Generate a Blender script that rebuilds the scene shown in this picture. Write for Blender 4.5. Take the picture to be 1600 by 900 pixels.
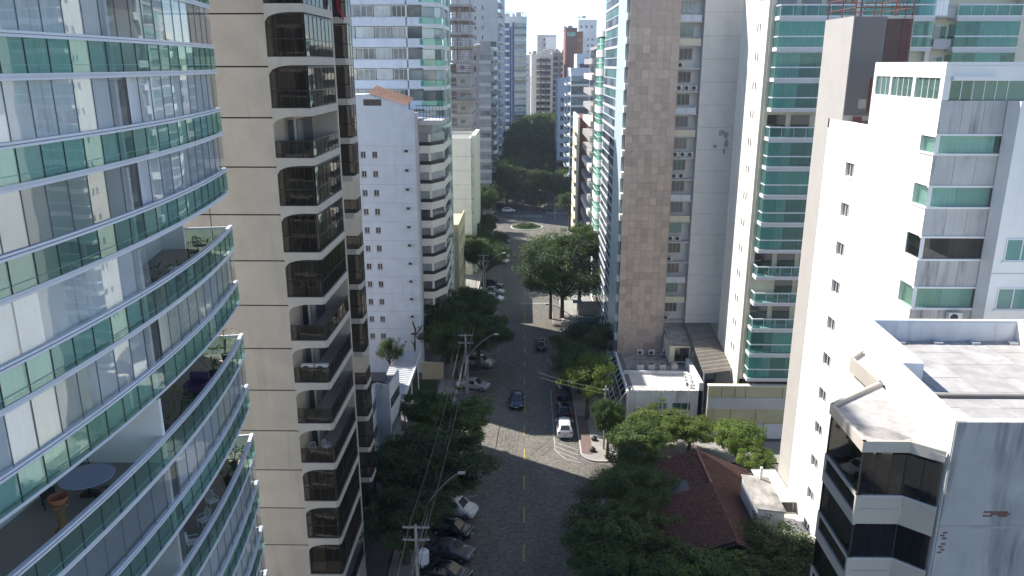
import bpy, math, random
from mathutils import Vector, Matrix
random.seed(7)
R = math.radians
scene = bpy.context.scene
for o in list(bpy.data.objects):
    bpy.data.objects.remove(o, do_unlink=True)
COL = scene.collection

# ------------------------------------------------------------------ camera
CAM_H = 42.0
cam_d = bpy.data.cameras.new('camera')
cam = bpy.data.objects.new('camera', cam_d)
COL.objects.link(cam)
cam.location = (0, 0, CAM_H)
cam.rotation_euler = (R(90 - 16.1), 0, R(1.0))
cam_d.sensor_width = 36.0
cam_d.lens = 36.0 * 1210 / 1600
cam_d.clip_start = 0.1
cam_d.clip_end = 6000
scene.camera = cam

# ------------------------------------------------------------------ sky and sun
SUN_EL = R(45.0)
SUN_AZ = math.atan2(-0.850, 0.527)          # clockwise from +Y: front left of the street
w = bpy.data.worlds.new('World')
scene.world = w
w.use_nodes = True
nt = w.node_tree
bg = nt.nodes['Background']
sky = nt.nodes.new('ShaderNodeTexSky')
sky.sky_type = 'NISHITA'
sky.sun_disc = False
sky.sun_elevation = SUN_EL
sky.sun_rotation = SUN_AZ
sky.altitude = 20
sky.air_density = 0.62
sky.dust_density = 0.0
sky.ozone_density = 1.2
nt.links.new(sky.outputs[0], bg.inputs[0])
bg.inputs[1].default_value = 0.14
sun_d = bpy.data.lights.new('sun', 'SUN')
sun_d.energy = 5.0
sun_d.angle = R(0.53)
sun_d.color = (1.0, 0.945, 0.87)
sun = bpy.data.objects.new('sun', sun_d)
COL.objects.link(sun)
S = Vector((math.sin(SUN_AZ) * math.cos(SUN_EL), math.cos(SUN_AZ) * math.cos(SUN_EL), math.sin(SUN_EL)))
sun.rotation_euler = (-S).to_track_quat('-Z', 'Y').to_euler()
sun.location = (-60, 60, 120)
scene.view_settings.view_transform = 'Standard'
scene.view_settings.look = 'None'
scene.view_settings.exposure = 0.95
scene.view_settings.gamma = 1.0
scene.view_settings.use_curve_mapping = False
scene.render.engine = 'CYCLES'
scene.cycles.max_bounces = 10
scene.cycles.diffuse_bounces = 3
scene.cycles.glossy_bounces = 3
scene.cycles.transparent_max_bounces = 14
scene.cycles.transmission_bounces = 3
scene.cycles.caustics_reflective = False
scene.cycles.caustics_refractive = False

# ------------------------------------------------------------------ materials
M = {}
def _new(name):
    m = bpy.data.materials.new(name); m.use_nodes = True
    n = m.node_tree; b = n.nodes['Principled BSDF']
    M[name] = m
    return m, n, n.links, b
def _noise(n, l, scale, stretch=(1, 1, 1), detail=4, rough=.6, coord='pos'):
    if coord == 'pos':
        src = n.nodes.new('ShaderNodeNewGeometry').outputs['Position']
    else:
        src = n.nodes.new('ShaderNodeTexCoord').outputs['Object']
    mp = n.nodes.new('ShaderNodeMapping'); mp.inputs['Scale'].default_value = stretch
    l.new(src, mp.inputs[0])
    t = n.nodes.new('ShaderNodeTexNoise'); t.inputs['Scale'].default_value = scale
    t.inputs['Detail'].default_value = detail; t.inputs['Roughness'].default_value = rough
    l.new(mp.outputs[0], t.inputs[0])
    return t.outputs[0]
def _ramp(n, l, fac, a, b):
    r = n.nodes.new('ShaderNodeMapRange'); r.inputs[1].default_value = a; r.inputs[2].default_value = b
    l.new(fac, r.inputs[0]); return r.outputs[0]
def _mix(n, l, fac, a, b, blend='MIX'):
    x = n.nodes.new('ShaderNodeMix'); x.data_type = 'RGBA'; x.blend_type = blend
    for s, v in ((0, fac), (6, a), (7, b)):
        if isinstance(v, (int, float)): x.inputs[s].default_value = v
        elif isinstance(v, tuple): x.inputs[s].default_value = v + (1,) if len(v) == 3 else v
        else: l.new(v, x.inputs[s])
    return x.outputs[2]
def paint(name, col, var=.10, streak=.0, dirt=(.12, .11, .10), rough=.75, rnd=0.0, bump=.0, scale=.6, dirt_lo=.52, spec=.3, metal=0, bscale=9):
    """painted / plastered / plain surface: blotchy tone, vertical rain streaks, optional per-piece tone."""
    m, n, l, b = _new(name)
    c = col
    n1 = _ramp(n, l, _noise(n, l, scale), .3, .7)
    c = _mix(n, l, n1, tuple(x * (1 - var) for x in col), tuple(min(.92, x * (1 + var * .6)) for x in col))
    if streak:
        s1 = _ramp(n, l, _noise(n, l, 1.6, (1, 1, .09), 5, .65), dirt_lo, dirt_lo + .22)
        s2 = _ramp(n, l, _noise(n, l, .35, (1, 1, .6), 3), .38, .62)
        mu = n.nodes.new('ShaderNodeMath'); mu.operation = 'MULTIPLY'; l.new(s1, mu.inputs[0]); l.new(s2, mu.inputs[1])
        mu2 = n.nodes.new('ShaderNodeMath'); mu2.operation = 'MULTIPLY'; l.new(mu.outputs[0], mu2.inputs[0]); mu2.inputs[1].default_value = streak
        c = _mix(n, l, mu2.outputs[0], c, dirt)
    if rnd:
        oi = n.nodes.new('ShaderNodeObjectInfo')
        rr = n.nodes.new('ShaderNodeMapRange'); rr.inputs[3].default_value = 1 - rnd; rr.inputs[4].default_value = 1 + rnd
        l.new(oi.outputs['Random'], rr.inputs[0])
        hs = n.nodes.new('ShaderNodeHueSaturation'); l.new(rr.outputs[0], hs.inputs['Value']); l.new(c, hs.inputs['Color'])
        c = hs.outputs[0]
    if isinstance(c, tuple): b.inputs['Base Color'].default_value = c + (1,)
    else: l.new(c, b.inputs['Base Color'])
    b.inputs['Roughness'].default_value = rough
    b.inputs['Specular IOR Level'].default_value = spec
    b.inputs['Metallic'].default_value = metal
    if bump:
        bn = n.nodes.new('ShaderNodeBump'); bn.inputs['Strength'].default_value = bump; bn.inputs['Distance'].default_value = .05
        l.new(_noise(n, l, bscale), bn.inputs['Height']); l.new(bn.outputs[0], b.inputs['Normal'])
    return m
def glass(name, tint, gain=1.5, base=.03, rough=.015, film=0.0, filmcol=(.5, .55, .55)):
    m, n, l, b = _new(name)
    n.nodes.remove(b)
    out = n.nodes['Material Output']
    tr = n.nodes.new('ShaderNodeBsdfTransparent'); tr.inputs[0].default_value = tint + (1,)
    gl = n.nodes.new('ShaderNodeBsdfGlossy'); gl.inputs[0].default_value = (.92, .96, .97, 1); gl.inputs[1].default_value = rough
    # slightly wavy panes
    bn = n.nodes.new('ShaderNodeBump'); bn.inputs['Strength'].default_value = .10; bn.inputs['Distance'].default_value = .05
    l.new(_noise(n, l, .55, detail=1), bn.inputs['Height']); l.new(bn.outputs[0], gl.inputs['Normal'])
    fr = n.nodes.new('ShaderNodeFresnel'); fr.inputs[0].default_value = 1.5
    mm = n.nodes.new('ShaderNodeMath'); mm.operation = 'MULTIPLY_ADD'; mm.use_clamp = True
    mm.inputs[1].default_value = gain; mm.inputs[2].default_value = base
    l.new(fr.outputs[0], mm.inputs[0])
    base_sh = tr.outputs[0]
    if film:
        df = n.nodes.new('ShaderNodeBsdfDiffuse'); df.inputs[0].default_value = filmcol + (1,)
        m0 = n.nodes.new('ShaderNodeMixShader'); m0.inputs[0].default_value = film
        l.new(tr.outputs[0], m0.inputs[1]); l.new(df.outputs[0], m0.inputs[2]); base_sh = m0.outputs[0]
    mx = n.nodes.new('ShaderNodeMixShader')
    l.new(mm.outputs[0], mx.inputs[0]); l.new(base_sh, mx.inputs[1]); l.new(gl.outputs[0], mx.inputs[2])
    l.new(mx.outputs[0], out.inputs[0])
    return m
def solid_glass(name, col, rnd=.6, rough=.06, spec=.8, bright=None):
    """window seen from outside at a distance: dark room or drawn blind behind shiny glass; tone differs from window to window."""
    m, n, l, b = _new(name)
    oi = n.nodes.new('ShaderNodeObjectInfo')
    vo = _noise(n, l, .45, detail=2)
    ad = n.nodes.new('ShaderNodeMath'); ad.operation = 'ADD'; l.new(oi.outputs['Random'], ad.inputs[0]); l.new(vo, ad.inputs[1])
    f = _ramp(n, l, ad.outputs[0], .55, 1.45)
    hi = bright or tuple(min(.8, x * (1 + rnd * 2) + .04) for x in col)
    c = _mix(n, l, f, tuple(x * (1 - rnd * .6) for x in col), hi)
    l.new(c, b.inputs['Base Color'])
    b.inputs['Roughness'].default_value = rough
    b.inputs['Specular IOR Level'].default_value = spec
    return m

paint('beige_joint', (.2, .17, .14), .1)
paint('beige', (.47, .408, .335), .11, .40, (.24, .20, .165), bump=.2, rnd=.06, bscale=14, dirt_lo=.50)
paint('joint', (.05, .045, .04), .05)
paint('white', (.72, .72, .71), .06, .25, (.35, .34, .32))
paint('white_clean', (.78, .78, .77), .04)
paint('white_bright', (.80, .79, .77), .05, .22, (.45, .43, .40))
paint('white_old', (.62, .64, .66), .12, .75, (.10, .10, .10), dirt_lo=.50)
paint('pale_blue_white', (.64, .70, .78), .07, .35, (.22, .23, .25))
paint('cream', (.70, .655, .52), .08, .3, (.32, .29, .22))
paint('cream_light', (.76, .73, .64), .06, .25, (.42, .40, .34))
paint('yellow_wall', (.60, .52, .33), .10, .5, (.22, .20, .15))
paint('yellow_dull', (.46, .43, .28), .12, .7, (.10, .09, .07))
paint('grey_light', (.50, .50, .50), .10, .4, (.15, .15, .15))
paint('concrete', (.36, .35, .335), .18, .55, (.11, .11, .10), bump=.2)
paint('concrete_new', (.34, .32, .31), .14, .3, (.16, .15, .14))
paint('concrete_dark', (.17, .165, .16), .2, .4)
paint('cream_fascia', (.46, .425, .37), .08, .3, (.25, .22, .19))
paint('pale_panel', (.46, .55, .57), .05, .2, (.3, .33, .34), rough=.4)
paint('concrete_panel', (.50, .50, .49), .10, 1.0, (.07, .07, .065), dirt_lo=.49, rnd=.05)
paint('grey_core', (.42, .40, .375), .06, .15, (.3, .28, .26))
paint('grey_dark', (.13, .125, .125), .08, .2, (.06, .06, .06), rough=.5)
paint('wall_stained', (.38, .38, .38), .14, .9, (.05, .055, .065), dirt_lo=.44, scale=.5)
paint('white_rail', (.70, .72, .76), .05, rough=.4)
paint('slab_white', (.62, .63, .66), .06, .25, (.35, .35, .36))
paint('roof_slab', (.40, .385, .375), .24, .0, rnd=.08, bump=.2, scale=1.1)
paint('roof_dirty', (.30, .29, .28), .35, .0, scale=1.4)
paint('roof_moss', (.33, .31, .29), .55, .0, scale=.9)
paint('roof_pale', (.58, .555, .54), .16, scale=1.1)
paint('metal_grey', (.42, .43, .45), .05, rough=.4, metal=.6)
paint('metal_dark', (.035, .033, .032), .1, rough=.4)
paint('rail_black', (.03, .028, .027), .1, rough=.35)
paint('rust_red', (.18, .06, .05), .2, rough=.6)
paint('maroon', (.075, .042, .042), .25, rough=.6)
paint('gasket', (.02, .022, .022), 0)
paint('gasket_grey', (.16, .17, .18), 0)
paint('brick_old', (.17, .085, .06), .3)
paint('scaffold', (.22, .12, .09), .25, rough=.6)
paint('corrugated', (.165, .152, .138), .2, .0, scale=1.2, rnd=.10)
paint('zinc', (.52, .53, .55), .1, .3, (.3, .3, .3), rough=.45)
paint('brown_brick', (.26, .125, .10), .10, .15, rnd=.03)
paint('brown_wood', (.17, .085, .05), .2, rough=.6)
paint('orange_wall', (.42, .17, .09), .1)
paint('tile_roof', (.095, .052, .043), .45, .0, scale=3.0, rnd=.12, rough=.85)
paint('tile_ridge', (.26, .13, .10), .3, scale=3)
paint('clay', (.34, .15, .08), .25)
paint('tile_orange', (.31, .175, .115), .25, rnd=.15)
paint('stone', (.51, .42, .365), .13, .12, (.2, .16, .14), rnd=.16, rough=.6, scale=1.6)
paint('ac_white', (.66, .66, .64), .06, .15, (.4, .39, .36), rnd=.06, rough=.5)
paint('ac_dark', (.05, .05, .055), .1)
paint('interior', (.66, .65, .63), .08)
paint('interior_floor', (.30, .27, .23), .12, rough=.4)
paint('interior_dark', (.10, .09, .085), .25)
paint('door_green', (.05, .15, .09), .1, rough=.3)
paint('curtain', (.86, .865, .87), .10, rough=.9, rnd=.10)
paint('curtain_warm', (.74, .71, .60), .08, rough=.9, rnd=.08)
paint('curtain_grey', (.68, .70, .73), .10, rough=.9, rnd=.14)
paint('blind', (.36, .38, .41), .08, rough=.7)
paint('asphalt_pave', (.25, .24, .225), .16, scale=.8)
paint('kerb', (.46, .45, .43), .12)
paint('red_pave', (.175, .125, .11), .18, scale=1.5)
paint('pavement', (.30, .29, .27), .18, scale=.9)
paint('soil', (.10, .085, .06), .3)
paint('yard', (.15, .145, .14), .2, scale=.5)
paint('line_white', (.40, .395, .38), .4, scale=3)
paint('line_yellow', (.44, .33, .07), .4, scale=3)
paint('wire', (.03, .03, .03), 0, rough=.5)
paint('wire_light', (.20, .20, .205), 0, rough=.4)
paint('pole', (.36, .35, .34), .12, .3)
paint('bark', (.10, .075, .055), .3, bump=.4, scale=3)
paint('teal_panel', (.20, .42, .38), .08, rough=.3)
paint('blue_trim', (.05, .09, .26), .08, rough=.4)
paint('sign_blue', (.42, .66, .80), .05)
paint('tyre', (.02, .02, .02), 0)
paint('rim', (.38, .38, .39), 0, rough=.3, metal=.7)
paint('pot', (.34, .14, .08), .15)
paint('pot_dark', (.06, .06, .06), .15)
paint('wood', (.25, .15, .08), .2)
paint('plastic_white', (.74, .74, .75), .03, rough=.4)
paint('cloth_blue', (.36, .40, .52), .05)
paint('purple', (.13, .07, .16), .1)
paint('flag_red', (.45, .02, .04), .1)
paint('flag_black', (.02, .02, .02), .1)
paint('skin_grey', (.22, .2, .19), .1)
glass('glass_clear', (.96, .975, .98), .34, .0, film=.06, filmcol=(.68, .72, .75))
glass('glass_teal', (.78, .91, .87), .34, .0, film=.13, filmcol=(.38, .58, .52))
glass('glass_teal_deep', (.60, .82, .785), .45, .0, film=.17, filmcol=(.20, .46, .43))
glass('glass_smoke', (.56, .52, .48), .45, .0, film=.08, filmcol=(.17, .14, .115))
glass('glass_brown', (.55, .53, .50), .7, .02)
glass('car_glass', (.10, .11, .12), 1.6, .05)
solid_glass('win_dark', (.045, .05, .055), .7)
solid_glass('win_teal', (.05, .15, .14), .7, bright=(.16, .34, .30))
solid_glass('win_blue', (.06, .09, .12), .7, bright=(.26, .32, .36))
solid_glass('win_mixed', (.07, .08, .085), .8, bright=(.36, .38, .37))
solid_glass('win_black', (.02, .022, .025), .5)
solid_glass('blue_glass', (.05, .10, .20), .7, bright=(.22, .32, .46))
solid_glass('car_window', (.012, .013, .015), .3, .08, .35)
paint('bay_roof', (.40, .385, .37), .30, scale=1.3)

def car_paint(name, col, rough=.25):
    m, n, l, b = _new(name)
    b.inputs['Base Color'].default_value = col + (1,)
    b.inputs['Roughness'].default_value = rough; b.inputs['Coat Weight'].default_value = .6
    b.inputs['Coat Roughness'].default_value = .05
for nme, c in dict(car_white=(.72, .72, .72), car_black=(.012, .012, .014), car_blue=(.012, .018, .04), car_silver=(.33, .335, .34), car_grey=(.09, .095, .10)).items():
    car_paint(nme, c)
car_paint('lamp_red', (.35, .01, .01)); car_paint('lamp_clear', (.6, .62, .65)); car_paint('plate', (.5, .5, .5))

def leaf_mat(name, col, col2):
    m, n, l, b = _new(name)
    n1 = _ramp(n, l, _noise(n, l, 3.2, detail=3, coord='obj'), .33, .67)
    oi = n.nodes.new('ShaderNodeObjectInfo')
    c = _mix(n, l, n1, col, col2)
    rr = n.nodes.new('ShaderNodeMapRange'); rr.inputs[3].default_value = .8; rr.inputs[4].default_value = 1.2
    l.new(oi.outputs['Random'], rr.inputs[0])
    hs = n.nodes.new('ShaderNodeHueSaturation'); l.new(rr.outputs[0], hs.inputs['Value']); l.new(c, hs.inputs['Color'])
    l.new(hs.outputs[0], b.inputs['Base Color'])
    b.inputs['Roughness'].default_value = .55; b.inputs['Specular IOR Level'].default_value = .35
    tl = n.nodes.new('ShaderNodeBsdfTranslucent')
    hs2 = n.nodes.new('ShaderNodeHueSaturation'); hs2.inputs['Value'].default_value = 1.5; hs2.inputs['Saturation'].default_value = 1.15
    l.new(hs.outputs[0], hs2.inputs['Color']); l.new(hs2.outputs[0], tl.inputs[0])
    mx = n.nodes.new('ShaderNodeMixShader'); mx.inputs[0].default_value = .30
    l.new(b.outputs[0], mx.inputs[1]); l.new(tl.outputs[0], mx.inputs[2])
    l.new(mx.outputs[0], n.nodes['Material Output'].inputs[0])
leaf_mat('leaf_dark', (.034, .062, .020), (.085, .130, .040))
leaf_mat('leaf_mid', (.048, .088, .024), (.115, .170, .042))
leaf_mat('leaf_light', (.095, .155, .030), (.165, .225, .042))  # pale leaves; on street trees the sunlight is put into this colour
leaf_mat('leaf_fine', (.045, .085, .028), (.075, .130, .040))
leaf_mat('grass_mat', (.04, .075, .02), (.07, .11, .03))

def cobble():
    m, n, l, b = _new('cobble')
    g = n.nodes.new('ShaderNodeNewGeometry')
    br = n.nodes.new('ShaderNodeTexBrick')
    br.inputs['Scale'].default_value = 1.0; br.inputs['Brick Width'].default_value = .34; br.inputs['Row Height'].default_value = .22
    br.inputs['Mortar Size'].default_value = .022; br.inputs['Mortar Smooth'].default_value = .6; br.inputs['Bias'].default_value = -.1
    br.inputs['Color1'].default_value = (.165, .157, .143, 1); br.inputs['Color2'].default_value = (.235, .222, .198, 1); br.inputs['Mortar'].default_value = (.07, .067, .062, 1)
    l.new(g.outputs['Position'], br.inputs[0])
    big = _ramp(n, l, _noise(n, l, .22, (1, .35, 1), 5, .7), .32, .68)
    med = _ramp(n, l, _noise(n, l, 2.6, (1.0, .8, 1), 3, .7), .34, .66)
    c = _mix(n, l, big, (.74, .74, .74), (1.12, 1.11, 1.08))
    c = _mix(n, l, 1.0, c, _mix(n, l, med, (.70, .70, .70), (1.25, 1.24, 1.2)), 'MULTIPLY')
    c = _mix(n, l, 1.0, br.outputs[0], c, 'MULTIPLY')
    spots = _ramp(n, l, _noise(n, l, 1.6, (1, 1, 1), 4, .75), .60, .72)
    c = _mix(n, l, spots, c, (.13, .125, .115))
    l.new(c, b.inputs['Base Color'])
    b.inputs['Roughness'].default_value = .75; b.inputs['Specular IOR Level'].default_value = .3
    bn = n.nodes.new('ShaderNodeBump'); bn.inputs['Strength'].default_value = .6; bn.inputs['Distance'].default_value = .03; bn.invert = True
    l.new(br.outputs[1], bn.inputs['Height']); l.new(bn.outputs[0], b.inputs['Normal'])
cobble()

# ------------------------------------------------------------------ mesh helpers
WL = {}
def wloc(o): return WL.get(o.name, Vector((0, 0, 0))) if o else Vector((0, 0, 0))
def link(o, parent=None, loc=(0, 0, 0)):
    COL.objects.link(o)
    loc = Vector(loc)
    WL[o.name] = loc
    if parent is not None:
        o.parent = parent
        o.location = loc - wloc(parent)
    else:
        o.location = loc
    return o
def tag(o, label=None, cat=None, group=None, kind=None):
    if label: o['label'] = label
    if cat: o['category'] = cat
    if group: o['group'] = group
    if kind: o['kind'] = kind
    return o
def thing(name, label, cat, loc=(0, 0, 0), group=None):
    o = bpy.data.objects.new(name, None); o.empty_display_size = .5
    link(o, None, loc)
    return tag(o, label, cat, group)
class MB:
    def __init__(s): s.v = []; s.f = []; s.mi = []; s.cur = 0
    def add(s, vs, fs):
        k = len(s.v); s.v += [tuple(p) for p in vs]
        s.f += [tuple(i + k for i in q) for q in fs]; s.mi += [s.cur] * len(fs); return s
    def box(s, x0, y0, z0, x1, y1, z1):
        x0, x1 = sorted((x0, x1)); y0, y1 = sorted((y0, y1)); z0, z1 = sorted((z0, z1))
        return s.add([(x0, y0, z0), (x1, y0, z0), (x1, y1, z0), (x0, y1, z0), (x0, y0, z1), (x1, y0, z1), (x1, y1, z1), (x0, y1, z1)],
                     [(0, 3, 2, 1), (4, 5, 6, 7), (0, 1, 5, 4), (1, 2, 6, 5), (2, 3, 7, 6), (3, 0, 4, 7)])
    def prism(s, poly, z0, z1):
        n = len(poly)
        a = sum(poly[i][0] * poly[(i + 1) % n][1] - poly[(i + 1) % n][0] * poly[i][1] for i in range(n))
        if a < 0: poly = poly[::-1]
        return s.add([(x, y, z0) for x, y in poly] + [(x, y, z1) for x, y in poly],
                     [tuple(range(n))[::-1], tuple(range(n, 2 * n))] + [(i, (i + 1) % n, n + (i + 1) % n, n + i) for i in range(n)])
    def seg(s, p, q, t, z0, z1):
        """upright slab along p->q, thickness t to the left of the direction."""
        d = Vector((q[0] - p[0], q[1] - p[1])); d.normalize(); nx, ny = -d.y * t, d.x * t
        return s.prism([p, q, (q[0] + nx, q[1] + ny), (p[0] + nx, p[1] + ny)], z0, z1)
    def quad(s, a, b, c, d): return s.add([a, b, c, d], [(0, 1, 2, 3)])
    def tube(s, pts, r, n=6, cap=True):
        pts = [Vector(p) for p in pts]; rs = r if isinstance(r, (list, tuple)) else [r] * len(pts)
        k = len(s.v); m = len(pts)
        for i, p in enumerate(pts):
            d = (pts[min(i + 1, m - 1)] - pts[max(i - 1, 0)]).normalized()
            u = d.cross(Vector((0, 0, 1)))
            if u.length < 1e-3: u = Vector((1, 0, 0))
            u.normalize(); vv = u.cross(d)
            for j in range(n):
                a = 2 * math.pi * j / n
                s.v.append(tuple(p + (u * math.cos(a) + vv * math.sin(a)) * rs[i]))
        for i in range(m - 1):
            for j in range(n):
                s.f.append((k + i * n + j, k + i * n + (j + 1) % n, k + (i + 1) * n + (j + 1) % n, k + (i + 1) * n + j)); s.mi.append(s.cur)
        if cap:
            s.f.append(tuple(k + j for j in range(n))[::-1]); s.f.append(tuple(k + (m - 1) * n + j for j in range(n))); s.mi += [s.cur] * 2
        return s
    def lathe(s, prof, n=14, c=(0, 0)):
        k = len(s.v)
        for r, z in prof:
            for j in range(n):
                a = 2 * math.pi * j / n
                s.v.append((c[0] + r * math.cos(a), c[1] + r * math.sin(a), z))
        m = len(prof)
        for i in range(m - 1):
            for j in range(n):
                s.f.append((k + i * n + j, k + i * n + (j + 1) % n, k + (i + 1) * n + (j + 1) % n, k + (i + 1) * n + j)); s.mi.append(s.cur)
        s.f.append(tuple(k + j for j in range(n))[::-1]); s.f.append(tuple(k + (m - 1) * n + j for j in range(n))); s.mi += [s.cur] * 2
        return s
    def mesh(s, name, mats, smooth=False):
        me = bpy.data.meshes.new(name)
        me.from_pydata(s.v, [], s.f)
        if not isinstance(mats, (list, tuple)): mats = [mats]
        for mm in mats: me.materials.append(M[mm])
        if len(mats) > 1: me.polygons.foreach_set('material_index', s.mi)
        if smooth: me.polygons.foreach_set('use_smooth', [True] * len(me.polygons))
        me.update(); return me
    def build(s, name, mats, parent=None, smooth=False, loc=None):
        """vertices are in world space (loc None) or around loc."""
        if loc is None:
            base = wloc(parent)
            if base.length: s.v = [(x - base.x, y - base.y, z - base.z) for x, y, z in s.v]
            loc = base
        return link(bpy.data.objects.new(name, s.mesh(name, mats, smooth)), parent, loc)
_cache = {}
def inst(name, me, parent, loc, rz=0):
    o = bpy.data.objects.new(name, me); link(o, parent, loc)
    if rz: o.rotation_euler.z = rz
    return o
def bx(name, mt, parent, x0, y0, z0, x1, y1, z1):
    """axis-aligned block as an object of its own; alike blocks share their mesh."""
    x0, x1 = sorted((x0, x1)); y0, y1 = sorted((y0, y1)); z0, z1 = sorted((z0, z1))
    key = (name, mt, round(x1 - x0, 3), round(y1 - y0, 3), round(z1 - z0, 3))
    if key not in _cache: _cache[key] = MB().box(0, 0, 0, x1 - x0, y1 - y0, z1 - z0).mesh(name, mt)
    return inst(name, _cache[key], parent, (x0, y0, z0))
def window_mesh(key, wd, ht, axis, frame='white_clean', gl='win_dark', leaves=2, out=-1, fw=.06):
    """framed window in the plane across axis ('y': faces +-Y, 'x': faces +-X), lower corner at the origin."""
    k = ('win', key, round(wd, 2), round(ht, 2), axis, frame, gl, leaves, out)
    if k in _cache: return _cache[k]
    b = MB()
    def bb(u0, z0, u1, z1, d0, d1):
        d0, d1 = d0 * out, d1 * out
        if axis == 'y': b.box(u0, d0, z0, u1, d1, z1)
        else: b.box(d0, u0, z0, d1, u1, z1)
    b.cur = 0
    bb(0, 0, wd, fw, -.02, .06); bb(0, ht - fw, wd, ht, -.02, .06)
    for i in range(leaves + 1):
        u = i * (wd - fw) / leaves
        bb(u, fw, u + fw, ht - fw, -.02, .055)
    b.cur = 1
    bb(.01, .01, wd - .01, ht - .01, -.03, .012)
    _cache[k] = b.mesh('window', [frame, gl]); return _cache[k]
def wall_holes(b, axis, c, out, u0, u1, z0, z1, holes, depth=.18):
    """outer skin in the plane axis=c (facing out=+-1) with rectangular openings and their reveals."""
    us = sorted(set([u0, u1] + [h[i] for h in holes for i in (0, 2)])); us = [u for u in us if u0 <= u <= u1]
    zs = sorted(set([z0, z1] + [h[i] for h in holes for i in (1, 3)])); zs = [z for z in zs if z0 <= z <= z1]
    def P(u, z, d=0):
        return (c - out * d, u, z) if axis == 'x' else (u, c - out * d, z)
    for z_a, z_b in zip(zs, zs[1:]):
        run = None
        zc = (z_a + z_b) / 2
        cells = []
        for a, e in zip(us, us[1:]):
            uc = (a + e) / 2
            if any(h[0] < uc < h[2] and h[1] < zc < h[3] for h in holes): run = None
            elif run: cells[-1][1] = e
            else: cells.append([a, e]); run = True
        for a, e in cells: b.quad(P(a, z_a), P(e, z_a), P(e, z_b), P(a, z_b))
    for h in holes:
        a, za, e, zb = h
        b.quad(P(a, za), P(e, za), P(e, za, depth), P(a, za, depth)); b.quad(P(a, zb), P(e, zb), P(e, zb, depth), P(a, zb, depth))
        b.quad(P(a, za), P(a, zb), P(a, zb, depth), P(a, za, depth)); b.quad(P(e, za), P(e, zb), P(e, zb, depth), P(e, za, depth))
def ac_unit(parent, x, y, z, face='y', name='air_conditioner'):
    """outdoor condenser: case, fan ring with grille, feet. Faces -Y or -X."""
    if 'ac' not in _cache:
        c = MB(); c.box(0, 0, .06, .84, .34, .66); c.box(.06, .03, 0, .14, .31, .06); c.box(.70, .03, 0, .78, .31, .06)
        _cache['ac'] = c.mesh('air_conditioner', 'ac_white')
        f = MB()
        pts = [(.33 + .24 * math.cos(i * math.pi / 8), -.012, .36 + .24 * math.sin(i * math.pi / 8)) for i in range(16)]
        f.add([(p[0], -.012, p[2]) for p in pts] + [(p[0], .01, p[2]) for p in pts], [tuple(range(16))[::-1]] + [(i, (i + 1) % 16, 16 + (i + 1) % 16, 16 + i) for i in range(16)])
        _cache['acf'] = f.mesh('fan_grille', 'ac_dark')
    o = inst(name, _cache['ac'], parent, (x, y, z)); g = inst('fan_grille', _cache['acf'], o, (x, y, z))
    if face == 'x':
        o.rotation_euler.z = -math.pi / 2
    return o
# ------------------------------------------------------------------ setting: ground, roads, pavements
MB().quad((-1500, -200, -.012), (1500, -200, -.012), (1500, 3000, -.012), (-1500, 3000, -.012)).build('ground', 'yard')['kind'] = 'structure'
rd = MB()
XL, XR = -9.0, 6.3
rd.quad((XL, 10, 0), (XR, 10, 0), (XR, 196, 0), (XL, 196, 0))
rd.quad((XR, 69, 0), (70, 69, 0), (70, 76.6, 0), (XR, 76.6, 0))
rd.quad((-90, 196, 0), (90, 196, 0), (90, 222, 0), (-90, 222, 0))
rd.quad((XL, 222, 0), (XR, 222, 0), (XR, 520, 0), (XL, 520, 0))
rd.build('road', 'cobble')['kind'] = 'structure'
def arc(cx, cy, r, a0, a1, n=8):
    return [(cx + r * math.cos(R(a0 + (a1 - a0) * i / n)), cy + r * math.sin(R(a0 + (a1 - a0) * i / n))) for i in range(n + 1)]
def pavement(name, poly, top='pavement', z=.13, kerb=None):
    p = MB().prism(poly, -.03, z).build(name, top); p['kind'] = 'structure'
    if kerb:
        k = MB()
        for a, b_ in zip(kerb, kerb[1:]): k.seg(a, b_, .16, -.02, z + .012)
        k.build('kerb', 'kerb', p)
    return p
# right side, corner of the side street
c1 = arc(8.3, 78.6, 2.0, 270, 180)
pavement('pavement_right_corner', [(40, 76.6)] + c1 + [(6.3, 118), (12.0, 118), (12.0, 84.6), (21, 84.6), (21, 81.5), (40, 81.5)], kerb=([(40, 76.6)] + c1 + [(6.3, 118)])[::-1])
MB().prism([(6.5, 78.4), (7.7, 78.0), (7.7, 88), (6.5, 88)], .131, .136).build('tactile_path', 'red_pave')['kind'] = 'structure'
pavement('pavement_right_far', [(6.3, 118.2), (12.2, 118.2), (12.2, 194), (6.3, 194)], kerb=[(6.3, 194), (6.3, 118.2)])
c2 = arc(8.3, 67.0, 2.0, 180, 90)
pavement('pavement_right_near', [(6.3, 20), ] + c2 + [(24, 69), (24, 67.6), (9.2, 67.6), (9.2, 20)], kerb=([(6.3, 20)] + c2 + [(24, 69)])[::-1])
pavement('pavement_left_near', [(-9, 20), (-9, 104), (-11.6, 104), (-11.6, 20)], kerb=[(-9, 20), (-9, 104)])
pavement('pavement_left_far', [(-9, 104.2), (-9, 194), (-12.2, 194), (-12.2, 104.2)], kerb=[(-9, 104.2), (-9, 194)])
for sx in (-1, 1):
    pavement('pavement_beyond_left' if sx < 0 else 'pavement_beyond_right', [((XL if sx < 0 else XR), 224), ((XL if sx < 0 else XR), 480), (sx * 14, 480), (sx * 14, 224)],
             kerb=[(XL, 224), (XL, 480)] if sx < 0 else [(XR, 480), (XR, 224)])
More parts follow.
